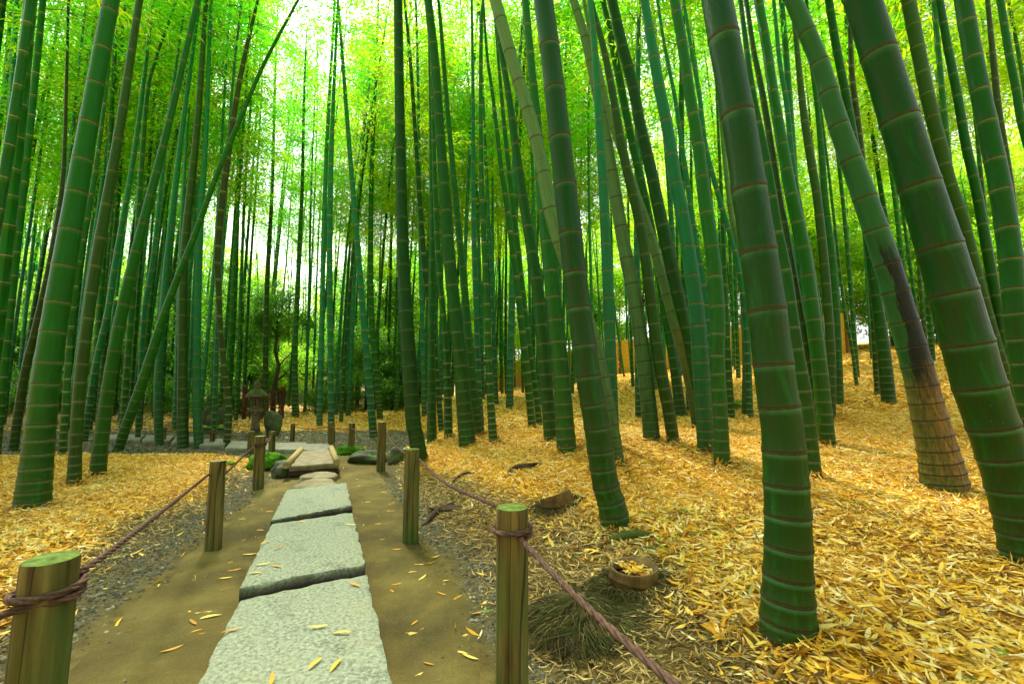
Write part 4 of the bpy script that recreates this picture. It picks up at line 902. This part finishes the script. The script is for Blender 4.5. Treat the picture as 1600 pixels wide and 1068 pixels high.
flat_stone(497, 740, 60, 12, .07, 32, 'middle stepping stone between granite slab and bridge')
flat_stone(501, 729, 54, 9, .07, 33, 'flat stepping stone tucked under the plank bridge edge')
# bridge
z_ = .13; c4 = [gp(452, 727, z_), gp(530, 722, z_), gp(515, 701, z_), gp(467, 704, z_)]
br = empty('plank_bridge', (c4[0][0], c4[0][1], .02), 'small earth-topped bridge with a pale log along each side', 'bridge'); off = Vector((c4[0][0], c4[0][1], .02))
dk = slab('deck', c4, z_, .05, M_STEP, None, None, None, 41, 14, .003, .003); dk.parent = br; dk.location = Vector(dk.location)-off
for (p, q_) in ((c4[0], c4[3]), (c4[1], c4[2])):
    P = [Vector((p[0], p[1]-.06, z_+.012))-off, Vector((q_[0], q_[1]+.05, z_+.012))-off]; tube('side_log', [P[0], (P[0]+P[1])/2, P[1]], [.032, .031, .030], M_LOG, br, 12)
for f in (.06, .94):
    p = Vector(c4[0]).lerp(Vector(c4[3]), f); q_ = Vector(c4[1]).lerp(Vector(c4[2]), f)
    tube('cross_beam', [Vector((p.x, p.y, z_-.085))-off, Vector((q_.x, q_.y, z_-.085))-off], [.035, .035], M_BARK, br, 8)
# far paving
PG = 'far paving slabs crossing the gravel'
def pave(x0, x1, yt, yb, skew, seed, label):
    slab('paving_slab', [gp(x0, yb, .06), gp(x1, yb, .06), gp(x1+skew, yt, .06), gp(x0+skew, yt, .06)], .06, .07, M_SLABFAR, label, PG, 'paving slab', seed, 12, .012, .004)
pave(470, 512, 692, 702, 3, 51, 'small paving slab nearest the plank bridge')
pave(405, 466, 690, 701, 14, 52, 'pale paving slab behind the squat rope posts')
pave(352, 402, 688, 699, 10, 53, 'paving slab between the crooked culm and the rope posts')
pave(312, 350, 684, 694, 8, 54, 'paving slab behind the thinner twin culm')
pave(268, 309, 681, 690, 7, 55, 'paving slab seen between slanting and twin culms')
pave(222, 265, 679, 687, 7, 56, 'paving slab behind the foot of the slanting culm')
pave(160, 219, 678, 685, 6, 57, 'farthest paving slab, half hidden by culms')

# ------------------------------------------------------------------ posts and ropes
def post(xc, ytop, r, Y, label, mossy, tilt=(0, 0), group='rope posts along the path', big=False):
    tp = at(xc, ytop, Y); g = hz(tp.x, tp.y); h = tp.z-g
    root = empty('rope_post', (tp.x, tp.y, g), label, 'post', group)
    seg = 32 if big else 16; V = []; zs = [-.12, 0, h*.2, h*.4, h*.6, h*.8, h-.012, h-.004]
    fr_ = [1.03, 1.02, 1.01, 1, 1, .99, .985, .95]
    for z, f in zip(zs, fr_):
        for k_ in range(seg):
            th = 2*PI*k_/seg; rr = r*f*(1+.05*noise.noise(Vector((math.cos(th)*1.5+xc, math.sin(th)*1.5, z*1.5)))+.012*noise.noise(Vector((math.cos(th)*6+xc, math.sin(th)*6, z*3))))
            V.append((rr*math.cos(th)+tilt[0]*z, rr*math.sin(th)+tilt[1]*z, z))
    i_ = np.arange(len(zs)-1)[:, None]*seg; k_ = np.arange(seg)[None, :]; k2 = (k_+1) % seg
    q = np.stack([i_+k_, i_+k2, i_+seg+k2, i_+seg+k_], -1).reshape(-1, 4)
    link('shaft', mesh_np('shaft', V, [q], M_POST if mossy else M_POSTB, smooth=True), root)
    tv = [(tilt[0]*h, tilt[1]*h, h+.001)]+[tuple(v) for v in V[-seg:]]
    t = np.array([[0, 1+k_, 1+(k_+1) % seg] for k_ in range(seg)])
    link('top_face', mesh_np('top_face', tv, [t], M_PTOP if mossy else M_PTOPW), root)
    return Vector((tp.x, tp.y, g)), h, r
pA = post(66, 868, .042, .88, 'nearest rope post on the litter side, mossy top, rope knotted round it', True, (.03, 0), big=True)
pB = post(341, 718, .041, 2.62, 'weathered brown rope post by the gravel, second before the mossy boulder', False, big=True)
pC = post(407, 680, .044, 4.1, 'rope post with rope wound at its top, beside the mossy boulder', False)
pD = post(426, 673, .036, 5.6, 'greenish rope post just behind the rope-wound post', True)
pE = post(393, 673, .040, 6.1, 'thin rope post peeping out behind the rope-wound post', False)
pF = post(333, 670, .035, 6.9, 'small rope post at the end of the far paving near the twin culms', False)
pG = post(257, 667, .032, 7.2, 'small rope post at the paving behind the slanting culm', False)
pH = post(458, 661, .035, 7.4, 'far rope post alone on gravel beyond the gate boulder', False)
pI = post(518, 659, .040, 6.7, 'far rope post standing before a straight culm', False)
pJ = post(550, 660, .040, 6.0, 'rope post beside the bright moss cushion', False)
pK = post(597, 658, .045, 4.9, 'rope post where the path bends, dark boulder at its foot', False)
pL = post(644, 700, .043, 2.70, 'tall weathered rope post at the inner path bend, hiding a culm foot', True, big=True)
pM = post(800, 789, .040, 1.17, 'nearest mossy-topped rope post beside the gravel, rope knotted round it', True, (0, 0), big=True)
def rope(name, pts, r, label, n=24, parts=None, strands=3, pitchlen=.035):
    P = [np.array(p) for p in bez([tuple(p) for p in pts], n)]; P = np.array(P)
    sl_ = np.linalg.norm(np.diff(P, axis=0), axis=1); S_ = np.concatenate([[0], np.cumsum(sl_)]); tot = S_[-1]
    N = int(min(1600, max(40, tot/(pitchlen/7)))); s = np.linspace(0, tot, N); Q = np.stack([np.interp(s, S_, P[:, k_]) for k_ in range(3)], -1)
    Tn = np.gradient(Q, axis=0); Tn /= np.linalg.norm(Tn, axis=1)[:, None]+1e-9
    A = np.cross(Tn, np.array([0, 0, 1.])); bad = np.linalg.norm(A, axis=1) < 1e-3; A[bad] = (1, 0, 0); A /= np.linalg.norm(A, axis=1)[:, None]; B = np.cross(Tn, A)
    Vs = []; Qs = []; o = 0
    for k_ in range(strands):
        ph = 2*PI*k_/strands+s/pitchlen*2*PI/3
        c_ = Q+(A*np.cos(ph)[:, None]+B*np.sin(ph)[:, None])*r*.5
        seg = 6; th = np.arange(seg)*2*PI/seg
        V = c_[:, None, :]+(A[:, None, :]*np.cos(th)[None, :, None]+B[:, None, :]*np.sin(th)[None, :, None])*r*.56
        i_ = np.arange(N-1)[:, None]*seg; kk = np.arange(seg)[None, :]; k2 = (kk+1) % seg
        Vs.append(V.reshape(-1, 3)); Qs.append(np.stack([i_+kk, i_+k2, i_+seg+k2, i_+seg+kk], -1).reshape(-1, 4)+o); o += N*seg
    V = np.concatenate(Vs); c0 = V[0].copy()
    ob = link(name, mesh_np(name, V-c0, [np.concatenate(Qs)], M_ROPE, smooth=True)); ob.location = tuple(c0)
    return tag(ob, label, 'rope', 'ropes strung between the posts')
def wrap(pst, zf, r, turns=1.0, a0=0, rise=.012, tx=0):
    c, h, pr_ = pst; out = []; c = c+Vector((tx*zf, 0, 0))
    n = int(turns*14)
    for j in range(n+1):
        a = a0+2*PI*turns*j/n; out.append((c.x+(pr_+r*.9)*math.cos(a), c.y+(pr_+r*.9)*math.sin(a), c.z+zf+rise*turns*(j/n)))
    return out
rr_ = .0064
# near rope on the slab's rope side: from off-frame, round the knotted post and on to the bend
zM = pM[2] and (at(800, 832, 1.17).z-pM[0].z)
end = at(1068, 1082, .62)
R1 = [end, (pM[0].x+.22, pM[0].y-.22, at(900, 905, 1.0).z)] 
w1 = wrap(pM, zM, rr_, 1.35, -1.1, .012)
aft = [(pM[0].x-.03, pM[0].y+.1, pM[0].z+zM+.028)]
zL = at(644, 716, 2.7).z
mid = (Vector((pM[0].x, pM[0].y, pM[0].z+zM+.02)).lerp(Vector((pL[0].x+.03, pL[0].y-.04, zL)), .5)); mid.z -= .012
rope('rope', R1[:1]+[tuple(Vector(R1[0]).lerp(Vector(w1[0]), .5)-Vector((0, 0, .01)))]+w1, rr_, 'purplish brown twisted rope from the nearest gravel-side post toward the viewer', 10)
rope('rope', [w1[-1], (w1[-1][0]-.01, w1[-1][1]+.06, w1[-1][2]+.002), tuple(mid), (pL[0].x+.045, pL[0].y-.02, zL)], rr_, 'twisted rope running down the bank from the bend post to the mossy-topped post')
zK = at(597, 672, 4.9).z
m2 = Vector((pL[0].x, pL[0].y, zL)).lerp(Vector((pK[0].x, pK[0].y, zK)), .5); m2.z -= .02
rope('rope', [(pL[0].x-.02, pL[0].y+.045, zL+.0), tuple(m2), (pK[0].x+.045, pK[0].y, zK)], rr_, 'rope between the bend post and the post with a boulder at its foot')
def span(a, b, f, sag, label, r=rr_):
    A = Vector((a[0].x, a[0].y-a[2], a[0].z+a[1]*f)); B = Vector((b[0].x, b[0].y-b[2], b[0].z+b[1]*f)); mm = A.lerp(B, .5); mm.z -= sag
    return rope('rope', [tuple(A), tuple(mm), tuple(B)], r, label, 10)
span(pK, pJ, .82, .02, 'far rope from the boulder post to the moss cushion post')
span(pJ, pI, .82, .02, 'far rope between moss cushion post and straight culm post')
span(pI, pH, .82, .03, 'far rope sagging over the gravel before the golden litter')
zA = at(66, 930, .88).z-pA[0].z
wA = wrap(pA, zA, .0075, 1.3, -.2, .015, .03)
zB = at(341, 740, 2.62).z
mA = Vector(wA[-1]).lerp(Vector((pB[0].x-.03, pB[0].y-.03, zB)), .5); mA.z -= .01
rope('rope', [tuple(at(-60, 1010, .80)), tuple(at(-10, 965, .82))]+wA, .0068, 'twisted rope knotted round the nearest litter-side post, entering from outside', 10)
rope('rope', [wA[-1], (wA[-1][0]-.0, wA[-1][1]+.06, wA[-1][2]+.004), tuple(mA), (pB[0].x-.035, pB[0].y-.025, zB)], .0068, 'long straight rope from the nearest litter-side post to the brown post')
zC = at(407, 696, 4.1).z-pC[0].z; wC = wrap(pC, zC, rr_, 1.4, -2.0, .02)
rope('rope', [(pB[0].x+.03, pB[0].y+.03, zB), tuple(Vector((pB[0].x, pB[0].y, zB)).lerp(Vector(wC[0]), .5)-Vector((0, 0, .015)))]+wC, rr_, 'rope from the brown post, wound twice round the next post', 10)
zD = at(428, 680, 5.6).z
rope('rope', [wC[-1], tuple(Vector(wC[-1]).lerp(Vector((pD[0].x, pD[0].y-.04, zD)), .5)-Vector((0, 0, .03))), (pD[0].x+.01, pD[0].y-.04, zD)], rr_, 'short rope up to the greenish post', 10)
span(pE, pF, .8, .02, 'far rope along the paving to the small post by the twin culms')
span(pF, pG, .8, .02, 'farthest rope along the paving behind the slanting culm')

# ------------------------------------------------------------------ cut stumps, roots, fallen piece
def stump(xc, yb, wpx, hpx, label, tilt, seed, grp='cut bamboo stumps in the bank'):
    p = on_ground(xc, yb); k_ = p.y/F; r = wpx*k_/2; h = hpx*k_
    root = empty('bamboo_stump', (p.x, p.y+r, p.z+.0), label, 'bamboo stump', grp); root.rotation_euler = tilt
    seg = 36; prof = [(1.0, -.05), (1.03, h*.25), (1.05, h*.28), (1.02, h*.32), (1.0, h*.6), (.98, h), (.90, h+.001), (.86, h*.5)]
    V = []
    for f, z in prof:
        for q_ in range(seg):
            th = 2*PI*q_/seg; V.append((r*f*math.cos(th)*1.0, r*f*math.sin(th), z+(.02*math.sin(th+seed)*(z > h*.9))+(.003*noise.noise(Vector((th*3, seed, 0))))))
    i_ = np.arange(len(prof)-1)[:, None]*seg; kk = np.arange(seg)[None, :]; k2 = (kk+1) % seg
    q = np.stack([i_+kk, i_+k2, i_+seg+k2, i_+seg+kk], -1).reshape(-1, 4)
    me = mesh_np('culm_wall', V, [q], [M_STUMP, M_STUMPIN], smooth=True, midx=np.repeat([0, 0, 0, 0, 0, 1, 1], seg)); link('culm_wall', me, root)
    n = 90; a = rng.uniform(0, 2*PI, n); rr = r*.78*np.sqrt(rng.uniform(0, 1, n))
    P = np.stack([rr*np.cos(a), rr*np.sin(a), h*.80+rng.uniform(0, h*.2, n)], -1)
    lf = leaves_mesh('leaf_filling', P, rng.uniform(0, 6.28, n), rng.normal(0, .2, n), rng.normal(0, .3, n), rng.uniform(.2, .7, n)*r, rng.uniform(.08, .14, n)*r, rng.beta(2, 2, n), M_LITTER)
    tag(link('leaf_filling', lf, root), kind='stuff')
    return root, r, h
s1, r1, h1 = stump(999, 930, 74, 28, 'cut stump ring full of leaves above the dark root mass', (-.08, .14, 0), 1)
s2, r2, h2 = stump(873, 800, 50, 21, 'low cut stump ring with mossy side, higher up the bank', (-.1, -.12, 0), 2)
def fibres(name, c, n, r0, r1, l0, l1, droop, spread, parent, mat, label=None, wid=.0022, thr=(0, 2*PI)):
    """curved root fibres hanging outward over the ground"""
    a = rng.uniform(*thr, n); rad = rng.uniform(r0, r1, n); L = rng.uniform(l0, l1, n); k_ = 6; V = []; rn = []
    s = np.linspace(0, 1, k_)[None, :]
    aa = a[:, None]+rng.normal(0, spread, n)[:, None]*s*1.2
    R = rad[:, None]+L[:, None]*s
    x = c[0]+R*np.cos(aa); y = c[1]+R*np.sin(aa)
    top = c[2]-droop*R**1.0*1.0
    z = np.maximum(top+.02*np.sin(s*PI)*rng.uniform(0, 1, n)[:, None], height(x, y)+rng.uniform(.001, .014, n)[:, None])
    tx = -np.sin(aa)*wid; ty = np.cos(aa)*wid
    w_ = (1-s*.7)
    A = np.stack([x+tx*w_, y+ty*w_, z], -1); B = np.stack([x-tx*w_, y-ty*w_, z], -1); Cc = np.stack([x, y, z+wid*1.5*w_], -1)
    V = np.stack([A, Cc, B], 2).reshape(-1, 3)   # n,k,3
    base_ = (np.arange(n)*k_*3)[:, None, None]; i_ = (np.arange(k_-1)*3)[None, :, None]
    f = np.array([[0, 1, 4, 3], [1, 2, 5, 4]])[None, None]; q = (f+base_[..., None]+i_[..., None]).reshape(-1, 4)
    o = link(name, mesh_np(name, V-np.array(c) if parent is None else V-np.array(parent.location), [q], mat, rnd=np.repeat(rng.beta(2, 2, n), k_*3)), parent)
    if parent is None: o.location = tuple(c)
    return o
for (xc, yc, rr, label) in ((905, 985, .20, 'dark mossy mass of root fibres below the near cut stump'),):
    p = on_ground(xc, yc)
    rm = rock('root_mass', (p.x, p.y, p.z+.0), (.13, .17, .055), M_ROOTW, 61, label, 'root mass', sub=4, amp=.10)
    f = fibres('root_fibres', (p.x+.03, p.y+.04, p.z+.090), 3600, 0, .13, .05, .16, .36, .45, None, M_ROOT); f.parent = rm; f.location = Vector(f.location)-rm.location; tag(f, kind='stuff')
sr = empty('stump_roots', tuple(s1.location), 'green mossy rootlets skirting the near cut stump', 'roots')
f = fibres('root_fibres', (s1.location.x, s1.location.y, s1.location.z+.03), 700, r1*.95, r1*1.1, .03, .09, .25, .3, sr, M_ROOT); tag(f, kind='stuff')
sr2 = empty('stump_roots', tuple(s2.location), 'mossy rootlets skirting the farther cut stump', 'roots')
f = fibres('root_fibres', (s2.location.x, s2.location.y, s2.location.z+.03), 350, r2*.95, r2*1.1, .03, .08, .25, .3, sr2, M_ROOT); tag(f, kind='stuff')
def arc_on_ground(name, pxs, r, m, label, cat, lift=0, seg=12, rings=None):
    P = []
    for x, y, l in pxs:
        p = on_ground(x, y); P.append((p.x, p.y, p.z+l))
    D = np.array(bez(P, 6)); c0 = D[0].copy(); n = len(D)
    R = [r*(.45+.55*math.sin(PI*min(1, (j+1)/(n)*1.02)))*(1+(.12 if rings and j % rings == 0 else 0)) for j in range(n)]
    root = empty(name, tuple(c0), label, cat); tube('stem', [Vector(d-c0) for d in D], R, m, root, seg); return root
arc_on_ground('curved_root', [(951, 846, -.005), (964, 846, .016), (984, 845, .030), (1006, 842, .026), (1030, 838, -.006)], .019, M_FALLEN, 'curved green root arching out of the litter beside the central culm', 'root', rings=4)
arc_on_ground('surface_root', [(660, 822, .0), (680, 806, .02), (700, 795, .02), (716, 783, .0)], .022, M_ROOTW, 'knobbly dark root crossing the bank beside the bend post', 'root')
arc_on_ground('surface_root', [(700, 762, -.01), (716, 748, .015), (732, 741, .012), (748, 739, -.01)], .016, M_ROOTW, 'thin dark root higher on the bank beyond the bend post', 'root')
arc_on_ground('surface_root', [(788, 745, -.01), (805, 735, .02), (830, 731, .02), (850, 722, -.01)], .022, M_ROOTW, 'half-buried root ridge in the litter past the middle clump', 'root')

# ------------------------------------------------------------------ single fallen leaves on slabs and dirt
def leaf_me(seed):
    r = random.Random(seed); st = [(-.5, .04), (-.38, .16), (-.15, .24), (.1, .22), (.32, .13), (.5, .0)]; V = []; b = r.uniform(-.25, .35); tw = r.uniform(-.5, .5)
    for x, hw in st:
        z = b*x*x+.02; V += [(x, hw*.42*math.cos(tw*x), z+hw*.15+hw*.4*math.sin(tw*x)), (x, 0, z), (x, -hw*.42*math.cos(tw*x), z+hw*.15-hw*.4*math.sin(tw*x))]
    q = []
    for j in range(5): q += [(j*3, j*3+1, j*3+4, j*3+3), (j*3+1, j*3+2, j*3+5, j*3+4)]
    return mesh_np('fallen_leaf', V, [np.array(q)], M_LITTER, rnd=np.full(len(V), r.choice([.25, .4, .5, .55, .6, .65, .7, .15])), smooth=True)
LM_ = [leaf_me(s) for s in range(8)]
def fleaf(x, y, z, yaw, L, label, grp):
    o = link('fallen_leaf', random.choice(LM_)); o.location = (x, y, z); o.rotation_euler = (random.gauss(0, .08), random.gauss(0, .06), yaw); o.scale = (L, L, L)
    tag(o, label, 'leaf', grp)
def leafpx(x, y, yaw, L=.07, z=None, where='near', own=None):
    if z is None: p = on_ground(x, y); X_, Y_, Z_ = p.x, p.y, p.z+.006
    else: X_, Y_ = gp(x, y, z); Z_ = z+.002
    lab = {'s1': 'yellow bamboo leaf lying on the nearest granite slab', 's2': 'yellow bamboo leaf lying on the second granite slab', 'r': 'yellow bamboo leaf on bare dirt between slabs and mossy-topped post', 'l': 'yellow bamboo leaf on bare dirt on the gravel side of the slabs'}[where]
    if where in 'lr':
        band = ['closest to the viewer', 'beside the nearest slab', 'beside the joint of the nearest slabs', 'beside the second slab', 'near the third slab'][0 if y > 1025 else 1 if y > 945 else 2 if y > 885 else 3 if y > 825 else 4]
        lab = ('yellow leaf on rope-side dirt by the post, ' if where == 'r' else 'yellow leaf on litter-side dirt by the gravel, ')+band
    fleaf(X_, Y_, Z_, yaw, L, own or lab, 'single leaves fallen along the path')
for (x, y, a), w_ in zip([(497, 980, .4), (535, 988, .1), (493, 1035, 1.3), (525, 1038, 1.4), (363, 985, .4), (425, 1062, 2.0), (555, 914, -.5)],
    ['slanting leaf at the middle of the nearest slab', 'flat leaf beside the slanting one mid-slab on the nearest slab', 'thin upright-pointing leaf low on the nearest slab', 'bold yellow leaf pointing at the viewer low on the nearest slab', 'leaf on the outer litter-side edge of the nearest slab', 'leaf at the very bottom of the nearest slab, closest to the viewer', 'reddish leaf near the far corner of the nearest slab']): leafpx(x, y, a, .065, .058, 's1', w_)
for (x, y, a), w_ in zip([(436, 855, .9), (412, 882, .6), (400, 895, .2), (415, 847, 1.2), (432, 885, -.3), (470, 815, .2), (548, 820, 0)],
    ['biggest yellow leaf upper middle of the second slab', 'short leaf below the biggest one on the second slab', 'leaf nearest the front corner of the second slab', 'pale leaf at the litter-side edge of the second slab', 'leaf closest to the dark front edge of the second slab', 'leaf at the far edge of the second slab by the third', 'leaf at the far rope-side corner of the second slab']): leafpx(x, y, a, .06, .098, 's2', w_)
for x, y, a in [(353, 905, .3), (318, 960, .3), (355, 922, .8), (310, 987, .6), (325, 992, .5), (268, 1018, .9), (287, 1040, 1.1), (236, 1060, .9), (366, 893, .5), (362, 880, .9), (385, 845, 1.0), (390, 868, .3), (350, 870, .1), (302, 975, -.6), (330, 965, .5), (410, 830, .2), (380, 812, .3), (395, 790, .7), (422, 800, .2), (300, 1005, .4)]: leafpx(x, y, a, random.uniform(.045, .075), None, 'l')
for x, y, a in [(600, 893, .2), (612, 925, -.8), (648, 975, 1.2), (655, 990, 1.1), (628, 998, 1.0), (670, 1040, -.4), (637, 1055, .9), (648, 1062, .7), (585, 880, -.2), (595, 845, .5), (620, 860, .3), (640, 868, 1.2), (655, 884, .1), (672, 882, .7), (690, 840, .5), (660, 905, 1.2), (690, 930, -.5), (610, 800, .4), (590, 820, .1), (575, 785, .3), (600, 770, .2), (620, 915, .6), (716, 935, 1.0), (728, 995, .9), (720, 1022, -.3), (735, 1030, -.4), (745, 960, .2), (757, 945, 1.2), (640, 830, -.1), (560, 760, .3), (680, 872, .8), (645, 895, .2)]: leafpx(x, y, a, random.uniform(.04, .07), None, 'r')
